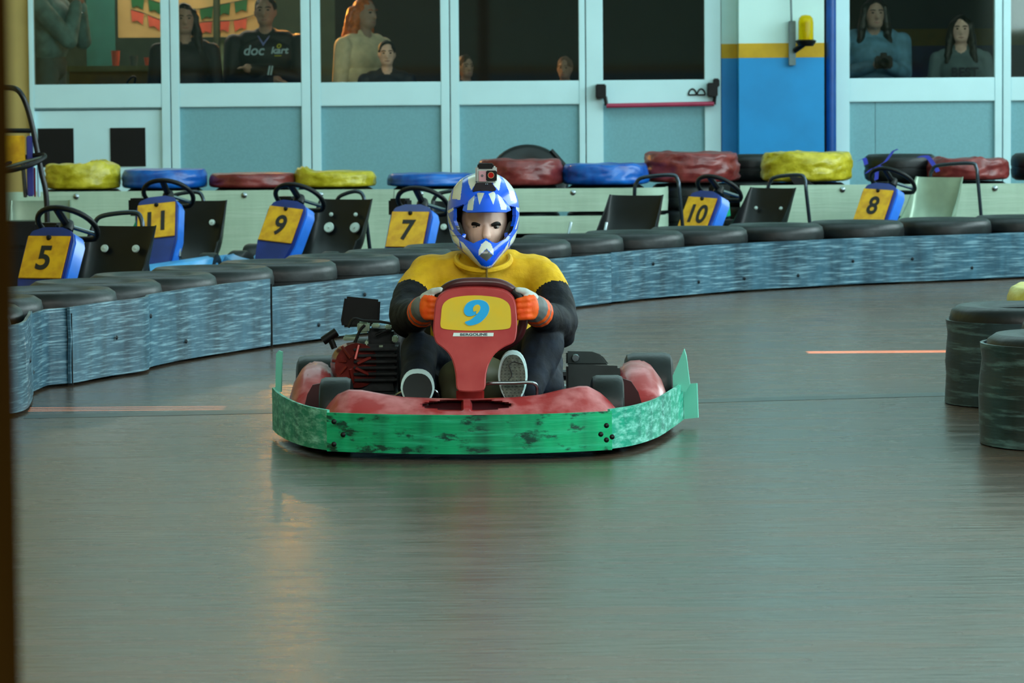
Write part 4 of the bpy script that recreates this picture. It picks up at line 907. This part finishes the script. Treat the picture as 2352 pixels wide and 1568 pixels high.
# shoes, sole towards the camera
solem = M('dark_sole', (58, 60, 52), .7, scale=40, rgb2=(84, 86, 74), bump=.4); whiterub = M('white_rubber', (196, 222, 224), .45, var=.06); sole2 = M('black_sole', (22, 22, 24), .6, var=.3)
for cx, yt, yb, hw, sm, Yt in ((959, 852, 935, 39, sole2, 12.47), (1178, 809, 925, 34, solem, 12.47)):
    def outl(k, g=0): 
        out = []
        for i in range(28):
            a = 2 * math.pi * i / 28; yy_ = (yt + yb) / 2 - (yb - yt) / 2 * math.sin(a); w_ = hw * (1 - .12 * (math.sin(a) < 0) * abs(math.sin(a)))
            out.append((cx + (w_ - g) * math.copysign(abs(math.cos(a)) ** .8, math.cos(a)), yy_ + (g if math.sin(a) > 0 else -g) * abs(math.sin(a))))
        return out
    Yz = lambda y: Yt - .1 * (y - yt) / (yb - yt)
    sh = MB().slab([W(x, y, Yz(y)) for x, y in outl(0)], (0, .03, .008)).build('shoe', whiterub, dv, DO, bevel=.006)
    MB().slab([W(x, y, Yz(y) - .001) for x, y in outl(0, 5)], (0, -.004, 0)).build('sole', sm, sh, DO, bevel=.001)
    if cx > 1100:
        for i in range(13):
            y = 822 + i * 7.2; hw2 = 27 * math.sqrt(max(.05, 1 - ((y - 868) / 58) ** 2)); n = int(hw2 // 5)
            pts = [W(cx - hw2 + 2 * hw2 * k / (2 * n + 2), y + (3 if k % 2 else 0), Yz(y) - .0052) for k in range(2 * n + 3)]
            MB().tube(pts, .0011, 5).build('tread', sole2, sh, DO)
        MB().tube(catmull([W(x, y, Yz(y) - .006) for x, y in ((1168, 872), (1176, 862), (1173, 850), (1170, 838), (1180, 831), (1200, 836))], 5), .0016, 6).build('tread', sole2, sh, DO)
    organic('upper', [('e', W(cx, (yt + yb) / 2 + 8, Yt + .03), (hw / 680 * .92, .06, (yb - yt) / 2 / 680 * .9), None, 0), ('e', W(cx, yb - 12, Yt + .05), (hw / 680 * .85, .09, .045), None, 0)], [trous], .007, 4, sh, DO)
# helmet
YH = 13.05; K5 = 1 / 5.6; SCL = YH / F
H0 = W(980 + 728 * K5, 360 + 700 * K5, YH)
def hx(cx): return H0.x + (cx - 728) * K5 * SCL
def hz(cy): return H0.z - (cy - 700) * K5 * SCL
rows = [(203, 12, .02, .06), (206, 70, -.015, .075), (218, 135, -.04, .095), (240, 205, -.062, .11), (285, 280, -.085, .125), (350, 345, -.105, .138), (450, 412, -.122, .148), (560, 450, -.132, .15), (680, 466, -.136, .15), (800, 462, -.136, .145), (900, 446, -.140, .135), (1000, 424, -.155, .12), (1080, 394, -.172, .10), (1150, 340, -.184, .07), (1220, 262, -.19, .02), (1290, 186, -.188, -.04), (1350, 125, -.182, -.08), (1395, 75, -.172, -.11), (1412, 30, -.16, -.13)]
cyv = np.array([r[0] for r in rows], float); NR, NC = 170, 264
cs = np.interp(np.linspace(0, 1, NR), np.linspace(0, 1, 60), np.interp(np.linspace(0, 1, 60), [0, .06, .2, 1], [203, 216, 300, 1412]))
rv = catmull([Vector(r[:3]) for r in rows], 12); rv2 = catmull([Vector((r[0], r[3], 0)) for r in rows], 12)
ca = np.array([v.x for v in rv]); wa = np.array([v.y for v in rv]); fa_ = np.array([v.z for v in rv]); cb = np.array([v.x for v in rv2]); ba = np.array([v.y for v in rv2])
hv = []; hcrop = []
for cy in cs:
    wv, yf, yb = np.interp(cy, ca, wa), np.interp(cy, ca, fa_), np.interp(cy, cb, ba)
    xo = 728 + (32 * max(0, (cy - 1150) / 260))
    for k in range(NC):
        a = 2 * math.pi * k / NC; e = 2 / (2.25 if cy < 1000 else 2.0)
        x = math.copysign(abs(math.cos(a)) ** e, math.cos(a)) * wv; yv = (yf + yb) / 2 + (yb - yf) / 2 * math.copysign(abs(math.sin(a)) ** e, math.sin(a))
        hv.append((hx(xo + x), YH + yv, hz(cy))); hcrop.append((xo + x, cy, yv))
hcrop = np.array(hcrop)
def inpoly(P, poly):
    x, y = P[:, 0], P[:, 1]; r = np.zeros(len(P), bool); n = len(poly)
    for i in range(n):
        x0, y0 = poly[i]; x1, y1 = poly[(i + 1) % n]
        c = ((y0 > y) != (y1 > y)) & (x < (x1 - x0) * (y - y0) / ((y1 - y0) + 1e-12) + x0); r ^= c
    return r
PORT = [(350, 640), (470, 600), (770, 590), (1000, 600), (1145, 640), (1150, 760), (1135, 850), (1095, 945), (1010, 1040), (900, 1085), (850, 1075), (765, 1022), (690, 1048), (600, 1085), (500, 1040), (400, 930), (350, 810)]
hf = []
for i in range(NR - 1):
    for k in range(NC): hf.append((i * NC + k, i * NC + (k + 1) % NC, (i + 1) * NC + (k + 1) % NC, (i + 1) * NC + k))
hf.append(tuple(range(NC)))
fc = np.array([hcrop[list(f)].mean(0) for f in hf]); keep = ~(inpoly(fc[:, :2], PORT) & (fc[:, 2] < 0.0))
me = bpy.data.meshes.new('helmet'); me.from_pydata(hv, [], [f for f, k in zip(hf, keep) if k])
bm = bmesh.new(); bm.from_mesh(me); bmesh.ops.delete(bm, geom=[v for v in bm.verts if not v.link_faces], context='VERTS'); bmesh.ops.recalc_face_normals(bm, faces=bm.faces)
bmesh.ops.solidify(bm, geom=bm.faces[:], thickness=.014); bmesh.ops.recalc_face_normals(bm, faces=bm.faces); bm.to_mesh(me); bm.free()
WHITE = [[(380, 300), (440, 265), (472, 268), (440, 540), (330, 528), (352, 400)], [(535, 255), (640, 205), (645, 330), (580, 418), (545, 340)], [(850, 205), (940, 240), (962, 300), (935, 430), (860, 350)],
         [(975, 262), (1060, 320), (1125, 420), (1152, 540), (1085, 560), (1060, 440), (1010, 320)], [(268, 690), (345, 640), (352, 668), (285, 720)], [(268, 715), (292, 770), (352, 915), (330, 930), (280, 830)], [(1150, 640), (1195, 660), (1190, 720), (1150, 670)], [(1192, 730), (1160, 850), (1130, 930), (1150, 930), (1190, 800)],
         [(286, 920), (330, 940), (418, 1040), (430, 1132), (345, 1085)], [(300, 480), (320, 430), (310, 540), (280, 570)],
         [(432, 1060), (470, 1080), (560, 1180), (700, 1365), (765, 1385), (840, 1365), (1000, 1170), (1062, 1050), (1040, 1150), (900, 1335), (770, 1414), (640, 1365), (470, 1190)], [(1062, 1130), (1075, 1060), (1175, 925), (1145, 1080)], [(765, 1050), (825, 1090), (858, 1165), (858, 1235), (770, 1150), (670, 1242), (668, 1180), (705, 1095)]]
VENT = [(768, 1155), (850, 1240), (768, 1312), (680, 1240)]
CB, CW, CK, CP2 = (0.004, .11, .95), (.78, .82, .72), (.012, .012, .015), (.03, .02, .32)
def paint(me, whites, vent, inner=True):
    n = len(me.polygons); c = np.empty(n * 3); me.polygons.foreach_get('center', c); c = c.reshape(-1, 3); nn = np.empty(n * 3); me.polygons.foreach_get('normal', nn); nn = nn.reshape(-1, 3)
    P = np.stack([728 + (c[:, 0] - H0.x) / (K5 * SCL), 700 - (c[:, 2] - H0.z) / (K5 * SCL)], 1)
    col = np.tile(np.array(CB), (n, 1)); ex = np.zeros(n, bool)
    for w_ in whites: ex |= inpoly(P, w_)
    col[ex] = CW
    if vent: col[inpoly(P, vent)] = (.10, .11, .10); 
    if inner:
        dx = np.stack([c[:, 0] - H0.x, c[:, 1] - (YH - .01), (c[:, 2] - H0.z) * .7], 1); ins = (dx * nn).sum(1) < 0; col[ins] = CK
    at = me.color_attributes.new('paint', 'FLOAT_COLOR', 'CORNER'); ls = np.empty(n, np.int32); lt_ = np.empty(n, np.int32)
    me.polygons.foreach_get('loop_total', lt_); rep = np.repeat(np.concatenate([col, np.ones((n, 1))], 1), lt_, axis=0); at.data.foreach_set('color', rep.ravel())
paint(me, WHITE, VENT)
hpaint = attr_mat('helmet_paint', .22, .5)
he = finish(me, 'helmet', hpaint, dv, True, 60, DO)
# peak
pv = []; NU, NV = 150, 70
for j in range(NV + 1):
    v = j / NV
    for i in range(NU + 1):
        u = -1 + 2 * i / NU
        xr, yr, dr_ = 765 + u * 262, 425 + 150 * abs(u) ** 2.2, -.112 + .035 * u * u
        xf, yf, df = 778 + u * 302, 694 - 6 * math.cos(u * 3) - 22 * max(0, abs(u) - .8) * 5, -.222 + .075 * u * u
        x = xr + (xf - xr) * v; y = yr + (yf - yr) * v; d = dr_ + (df - dr_) * v - .012 * math.sin(math.pi * v)
        pv.append((hx(x), YH + d, hz(y)))
pf = [(j * (NU + 1) + i, j * (NU + 1) + i + 1, (j + 1) * (NU + 1) + i + 1, (j + 1) * (NU + 1) + i) for j in range(NV) for i in range(NU)]
me = bpy.data.meshes.new('peak'); me.from_pydata(pv, [], pf); bm = bmesh.new(); bm.from_mesh(me); bmesh.ops.recalc_face_normals(bm, faces=bm.faces); bmesh.ops.solidify(bm, geom=bm.faces[:], thickness=.004); bm.to_mesh(me); bm.free()
paint(me, [[(585, 470), (628, 440), (602, 662), (525, 662), (540, 560)], [(650, 445), (748, 450), (685, 595)], [(800, 460), (880, 430), (888, 510), (862, 595)], [(905, 440), (945, 470), (1030, 620), (1026, 664), (960, 658)]], None, False)
finish(me, 'peak', hpaint, he, True, 60, DO)
MB().tube([Vector((hx(770), YH - .12, hz(1405))), Vector((hx(800), YH - .13, hz(1450))), Vector((hx(770), YH - .13, hz(1490))), Vector((hx(760), YH - .125, hz(1450)))], .004, 6).build('chin_strap', blackm, he, DO)
# head inside
hm = lambda cx, cy, d: Vector((hx(cx), YH + d, hz(cy)))
organic('head', [('e', hm(742, 800, .0), (.082, .098, .125), None, 0), ('e', hm(742, 980, -.045), (.062, .058, .065), None, 0), ('c', hm(640, 960, -.055), hm(845, 960, -.055), .03, .03, 0), ('c', hm(590, 845, -.06), hm(900, 845, -.06), .022, .022, 0),
                 ('c', hm(762, 880, -.09), hm(772, 1000, -.115), .011, .016, 0), ('c', hm(742, 1000, .0), hm(742, 1250, .03), .055, .06, 0)], [skin], .004, 4, dv, DO)
for s, cx in ((-1, 645), (1, 878)):
    MB().ell(hm(cx, 892, -.078), (.016, .012, .008)).build('eye', M('eye_white', (150, 140, 135), .3), dv, DO)
    MB().ell(hm(cx + 8, 891, -.088), (.0065, .004, .0065)).build('iris', darkeye, dv, DO)
    MB().tube(catmull([hm(cx - 72 * (1 if s < 0 else -1), 872, -.066), hm(cx - 30 * (1 if s < 0 else -1), 848, -.084), hm(cx + 45 * (1 if s < 0 else -1), 868, -.093)], 5), [.004, .005, .006, .007, .0075, .0075, .0075, .0075, .007, .006, .005], 8).build('eyebrow', hairblack, dv, DO)
organic('fringe', [('c', hm(560, 655, -.078), hm(930, 655, -.078), .012, .012, 0), ('e', hm(742, 610, -.01), (.085, .085, .06), None, 0)], [hairblack], .006, 3, dv, DO, disp=(lambda c_: .006 * noise.noise(c_ * 60)))
for cx, dx in ((405, 0), (1085, 0)): organic('cheek_pad', [('c', hm(cx, 860, -.045), hm(cx + (45 if cx < 700 else -45), 1010, -.06), .012, .016, 0)], [M('grey_liner', (58, 64, 64), .8)], .006, 3, he, DO)
# camera on the helmet
ac = empty('action_camera', hm(770, 440, -.1), 'small action camera with a red lens strapped to the helmet', 'camera'); AO = ac.location.copy()
def ab(name, x0, y0, x1, y1, d0, d1, mat, bev=.002, par=None): a, b = hm(x0, y0, d0), hm(x1, y1, d1); return MB().span(a, b).build(name, mat, par or ac, AO, bevel=bev)
cb_ = ab('housing', 634, 112, 908, 322, -.085, -.115, M('camera_silver', (196, 200, 196), .25, .2), .005)
ab('front_plate', 678, 172, 772, 308, -.114, -.118, M('camera_pink', (214, 160, 168), .35), .001, cb_); ab('top_cover', 662, 76, 868, 160, -.08, -.117, blackm, .004, cb_)
ab('lens_block', 772, 168, 908, 298, -.112, -.122, blackm, .003, cb_)
MB().lathe([(.001, .004), (.0095, .004), (.0095, .0), (.001, 0)], 24, Matrix.Translation(hm(834, 226, -.1222)) @ Matrix.Rotation(math.pi / 2, 4, 'X')).build('lens', M('red_lens', (190, 30, 20), .15, coat=.5), cb_, AO)
MB().lathe([(.0095, .005), (.0115, .005), (.0115, 0), (.0095, 0)], 24, Matrix.Translation(hm(834, 226, -.1222)) @ Matrix.Rotation(math.pi / 2, 4, 'X'), closed=True).build('lens_ring', M('lens_ring', (190, 150, 110), .3), cb_, AO)
MB().lathe([(.001, .002), (.0045, .002), (.0045, .0), (.001, 0)], 16, Matrix.Translation(hm(722, 232, -.118)) @ Matrix.Rotation(math.pi / 2, 4, 'X')).build('button', M('button_grey', (110, 110, 116), .3), cb_, AO)
MB().loft([[hm(x, y, d) for x, y in ((640, 320), (840, 320), (905, 415), (830, 445), (740, 452), (700, 425), (590, 438))] for d in (-.085, -.122)]).build('mount', M('mount_black', (22, 12, 24), .4), ac, AO, bevel=.003)
for cx in (765, 785): MB().ell(hm(cx, 340, -.124), .0028).build('screw', steel, ac, AO)

# ------------------------------------------------------------------ bystanders behind the glass
def bystander(px, Y, h, rz, label, mats, arms='down', hair='short', hairm=None, bulk=1.0, zbase=FZ, female=False, head_pitch=0, skinm=skindim, hood=False):
    """mats: top, trousers, skin, shoes"""
    p = W(px, 190, Y); root = empty('person', (p.x, Y, zbase), label, 'person', rz=math.radians(rz)); k = h / 1.75
    V = lambda x, y, z: Vector((x * k, y * k, z * k)); q = []
    def c(a, b, r0, r1, m): q.append(('c', V(*a), V(*b), r0 * k, r1 * k, m))
    def e(a, r, m): q.append(('e', V(*a), tuple(t * k for t in r), None, m))
    B = bulk
    for s in (-1, 1):
        c((s * .09, 0, .9), (s * .095, 0, .5), .09, .062, 1); c((s * .095, 0, .5), (s * .095, .02, .1), .062, .045, 1); e((s * .095, -.05, .045), (.045, .125, .045), 3)
    e((0, 0, .95), (.165, .115, .13), 1); e((0, .0, 1.14), (.16 * B, .11 * B, .2), 0); e((0, 0, 1.3), (.18 * B, .12 * B, .15), 0); c((-.14, .01, 1.415), (.14, .01, 1.415), .064 * B, .064 * B, 0); c((-.05, .01, 1.47), (.05, .01, 1.47), .045, .045, 0)
    hz_ = 1.635; hy = -.015
    if head_pitch: hz_ = 1.60; hy = -.06
    c((0, .0, 1.43), (0, hy, 1.55), .053, .05, 2); e((0, hy, hz_), (.076, .096, .116), 2); e((0, hy - .03, hz_ - .065), (.06, .064, .052), 2); c((0, hy - .09, hz_ + .005), (0, hy - .108, hz_ - .028), .011, .014, 2)
    for s in (-1, 1): e((s * .078, hy + .005, hz_ - .005), (.012, .02, .03), 2)
    for s in (-1, 1):
        sh = (s * .195 * B, .01, 1.39)
        el, wr = {'down': ((s * .25, .03, 1.1), (s * .235, -.07, .86)), 'fold': ((s * .265, -.05, 1.12), (-s * .06, -.2, 1.15 + .04 * s)), 'hold': ((s * .245, -.03, 1.14), (s * .065, -.25, 1.2)), 'face': ((s * .16, -.2, 1.13), (s * .05, -.22, 1.38))}[arms]
        c(sh, el, .062 * B, .052 * B, 0); c(el, wr, .05 * B, .04 * B, 0)
        w_ = Vector(wr); d = (w_ - Vector(el)).normalized(); pm = w_ + d * .06; e(tuple(pm), (.036, .034, .036), 2)
        sd = d.cross(Vector((0, 0, 1))); sd = sd.normalized() if sd.length > .1 else Vector((1, 0, 0))
        for i in range(4):
            a = pm + d * .02 + sd * (i - 1.5) * .017; m_ = a + d * (.038 - .004 * abs(i - 1)) + Vector((0, -.008, -.004)); t = m_ + d * .022 + Vector((0, .008, -.014)); c(tuple(a), tuple(m_), .0095, .009, 2); c(tuple(m_), tuple(t), .009, .008, 2)
        c(tuple(pm + sd * .028), tuple(pm + sd * .048 + d * .034), .011, .009, 2)
    if hood: e((0, .09, 1.46), (.13, .08, .07), 0)
    organic('body', q, mats, .0095, 4, root)
    for s in (-1, 1):
        MB().ell(V(s * .031, hy - .082, hz_ + .012), (.013 * k, .012 * k, .007 * k), None, 10, 6).build('eye', darkeye, root)
        MB().tube([V(s * .012, hy - .095, hz_ + .03), V(s * .032, hy - .092, hz_ + .036), V(s * .052, hy - .078, hz_ + .03)], .004 * k, 6).build('eyebrow', hairm or hairblack, root)
    MB().tube([V(-.022, hy - .083, hz_ - .062), V(0, hy - .093, hz_ - .065), V(.022, hy - .083, hz_ - .062)], .005 * k, 6).build('mouth', lipm, root)
    hq = [('e', V(0, hy + .022, hz_ + .03), (.086 * k, .098 * k, .106 * k), None, 0)]
    if hair == 'long':
        hq += [('e', V(0, hy + .07, hz_ - .12), (.1 * k, .055 * k, .2 * k), None, 0)]
        for s in (-1, 1): hq += [('c', V(s * .076, hy - .005, hz_ + .05), V(s * .1, hy - .01, hz_ - .1), .032 * k, .036 * k, 0), ('c', V(s * .1, hy - .01, hz_ - .1), V(s * .115, -.06, 1.36), .036 * k, .03 * k, 0)]
    elif hair == 'wavy':
        hq += [('e', V(.0, hy + .07, hz_ - .1), (.105 * k, .065 * k, .18 * k), None, 0), ('c', V(0, hy + .09, hz_ - .1), V(-.02, hy + .15, hz_ - .32), .075 * k, .04 * k, 0), ('c', V(-.08, hy + .03, hz_), V(-.12, hy + .05, hz_ - .26), .045 * k, .04 * k, 0), ('c', V(.08, hy + .03, hz_), V(.1, hy + .07, hz_ - .26), .04 * k, .035 * k, 0)]
    if hair == 'wavy':
        for i in range(7):
            a = -1.2 + i * .42; hq.append(('c', V(.085 * math.sin(a), hy + .05 + .06 * math.cos(a), hz_ + .02), V(.14 * math.sin(a) - .02, hy + .09 + .1 * math.cos(a), hz_ - .28 - .05 * (i % 2)), .04 * k, .022 * k, 0))
    organic('hair', hq, [hairm or hairblack], .0095, 3, root, disp=(lambda c_: .008 * noise.noise(c_ * 28)))
    return root, V
dkj = M('black_jacket', (13, 14, 22), .6, var=.3, scale=14); jean = M('dark_jeans', (28, 38, 58), .7); shoe = M('dark_shoe', (20, 20, 20), .5)
greyj = M('grey_hoodie', (96, 134, 134), .75, var=.25, scale=12, bump=.3); sweater = M('cream_sweater', (226, 212, 178), .8, var=.12, scale=16, bump=.3)
denim = M('denim_jacket', (86, 132, 158), .7, var=.25, scale=14); greytee = M('grey_tee', (92, 112, 118), .75, var=.15)
redhair = M('copper_hair', (190, 96, 26), .5, var=.3, scale=40); brownhair = M('brown_hair', (62, 44, 30), .5, var=.3, scale=40)
sb_ = empty('step_box', (W(118, 190, 28.7).x, 28.7, FZ), 'dark wooden step box under the person in the grey hoodie', 'box'); MB().span((-.3, -.28, 0), (.3, .28, .26)).build('carcass', woodpost, sb_, bevel=.01); MB().span((-.31, -.29, .26), (.31, .29, .28)).build('lid', woodpost, sb_, bevel=.005)
r1, V = bystander(118, 28.72, 1.82, 78, 'person in a grey hooded jacket raising both hands beside the bar counter', [greyj, M('grey_trousers', (70, 92, 92), .8), skindim, shoe], 'face', bulk=1.28, zbase=FZ + .28, hood=True, hairm=brownhair)
MB().lathe([(.044, -.012), (.048, -.012), (.048, .012), (.044, .012)], 20, Matrix.Translation(V(.055, -.218, 1.345)), closed=True).build('wristwatch', steel, r1)
bystander(426, 28.58, 1.72, 8, 'person with long dark hair in a black jacket by the dark green post', [dkj, jean, skindim, shoe], 'down', 'long', hairblack, 1.1)
r3, V = bystander(612, 28.9, 1.79, -4, 'person in a black jacket with white sponsor lettering and folded arms', [dkj, jean, skindim, shoe], 'fold', 'short', hairblack, 1.28)
wl = M('white_lettering', (170, 205, 225), .5, var=.05); yl = M('yellow_lettering', (190, 190, 30), .5, var=.05)
def chest(s, x, z, size, m, y=-.168, sx=1.0): text('lettering', s, size, m, r3, face_frame(V(x, y, z), (1, 0, 0), (0, 0, 1)), ext=.002, shear=.2, bold=.002, sx=sx)
chest('doc', -.075, 1.335, .11, wl); chest('kart', .125, 1.335, .075, wl, -.165, 1.1); chest('o', .12, 1.375, .07, yl, -.163); chest('__', .115, 1.315, .05, yl, -.166); chest('ll', .06, 1.18, .1, wl, -.262); chest('ll', .135, 1.06, .08, wl, -.25)
MB().loft([[V(-.05, -.125, 1.45), V(0, -.165, 1.37), V(.05, -.125, 1.45), V(.04, -.115, 1.45), V(0, -.15, 1.395), V(-.04, -.115, 1.45)], [V(-.05, -.12, 1.45), V(0, -.16, 1.37), V(.05, -.12, 1.45), V(.04, -.11, 1.45), V(0, -.145, 1.395), V(-.04, -.11, 1.45)]]).build('shirt_collar', M('lilac_collar', (112, 124, 190), .6), r3)
bystander(838, 28.85, 1.76, 48, 'person with long copper hair in a cream sweater', [sweater, jean, skindim, shoe], 'down', 'wavy', redhair, 1.16)
bystander(889, 28.42, 1.42, 4, 'child with dark hair in a dark jacket before the cream sweater', [M('slate_jacket', (40, 46, 56), .6, var=.3), jean, skin, shoe], 'down', 'short', hairblack, 1.1, skinm=skin)
bystander(1069, 28.7, 1.31, 25, 'child with brown hair peering over the sill beside the mullion', [dkj, jean, skindim, shoe], 'down', 'short', brownhair, 1.0)
bystander(1298, 28.7, 1.29, -12, 'child with a shaved head peering over the sill beside the emergency door', [dkj, jean, skindim, shoe], 'down', 'short', M('cropped_hair', (120, 92, 76), .6), 1.0)
r8, V = bystander(2004, 28.72, 1.76, 8, 'person in a denim jacket with long black hair looking down at a camera', [denim, jean, skindim, shoe], 'hold', 'long', hairblack, 1.22, head_pitch=1)
cm = empty('photo_camera', r8.matrix_world @ V(0, -.3, 1.2) if False else Vector((r8.location.x + .05, r8.location.y - .36, FZ + 1.185)), 'black photo camera held by the person in denim', 'camera')
MB().box((0, 0, .05), (.14, .06, .1)).build('camera_body', blackm, cm, bevel=.012); MB().lathe([(.001, 0), (.035, 0), (.037, .08), (.03, .085), (.001, .07)], 20, Matrix.Translation((0, -.025, .045)) @ Matrix.Rotation(math.pi / 2, 4, 'X')).build('lens', blackm, cm); MB().box((0, 0, .11), (.05, .05, .03)).build('viewfinder', blackm, cm, bevel=.006)
r9, V = bystander(2207, 28.6, 1.585, -6, 'smiling person with long dark hair in a grey printed shirt', [greytee, jean, skin, shoe], 'down', 'long', hairblack, 1.05)
text('shirt_print', 'BEST', .1, M('navy_print', (26, 30, 54), .6), r9, face_frame(V(.03, -.135, 1.27), (1, 0, 0), (0, 0, 1)), ext=.002, bold=.003)

# tell the barrier tyres apart by the kart they stand nearest to
kn = [(o, ('kart ' + o['label'].split()[1]) if o['label'].startswith('kart') else 'the stripped kart') for o in COL.objects if o.name.split('.')[0] == 'kart']
for lay, zz in (('lower', 0.0), ('upper', .19)):
    near = {}
    for o in COL.objects:
        if o.get('group') == 'tyres of the track barrier' and abs(o.location.z - zz) < .01:
            d, nm = min(((o.location.xy - k.location.xy).length, nm) for k, nm in kn); near.setdefault(nm, []).append((d, o))
    for nm, l in near.items():
        for i, (d, o) in enumerate(sorted(l, key=lambda t: t[0])): o['label'] = '%s black tyre of the belted track barrier, %snearest to %s' % (lay, ('', 'second ', 'third ', 'fourth ', 'fifth ', 'sixth ', 'seventh ', 'eighth ', 'ninth ', 'tenth ', 'eleventh ')[min(i, 10)], nm)
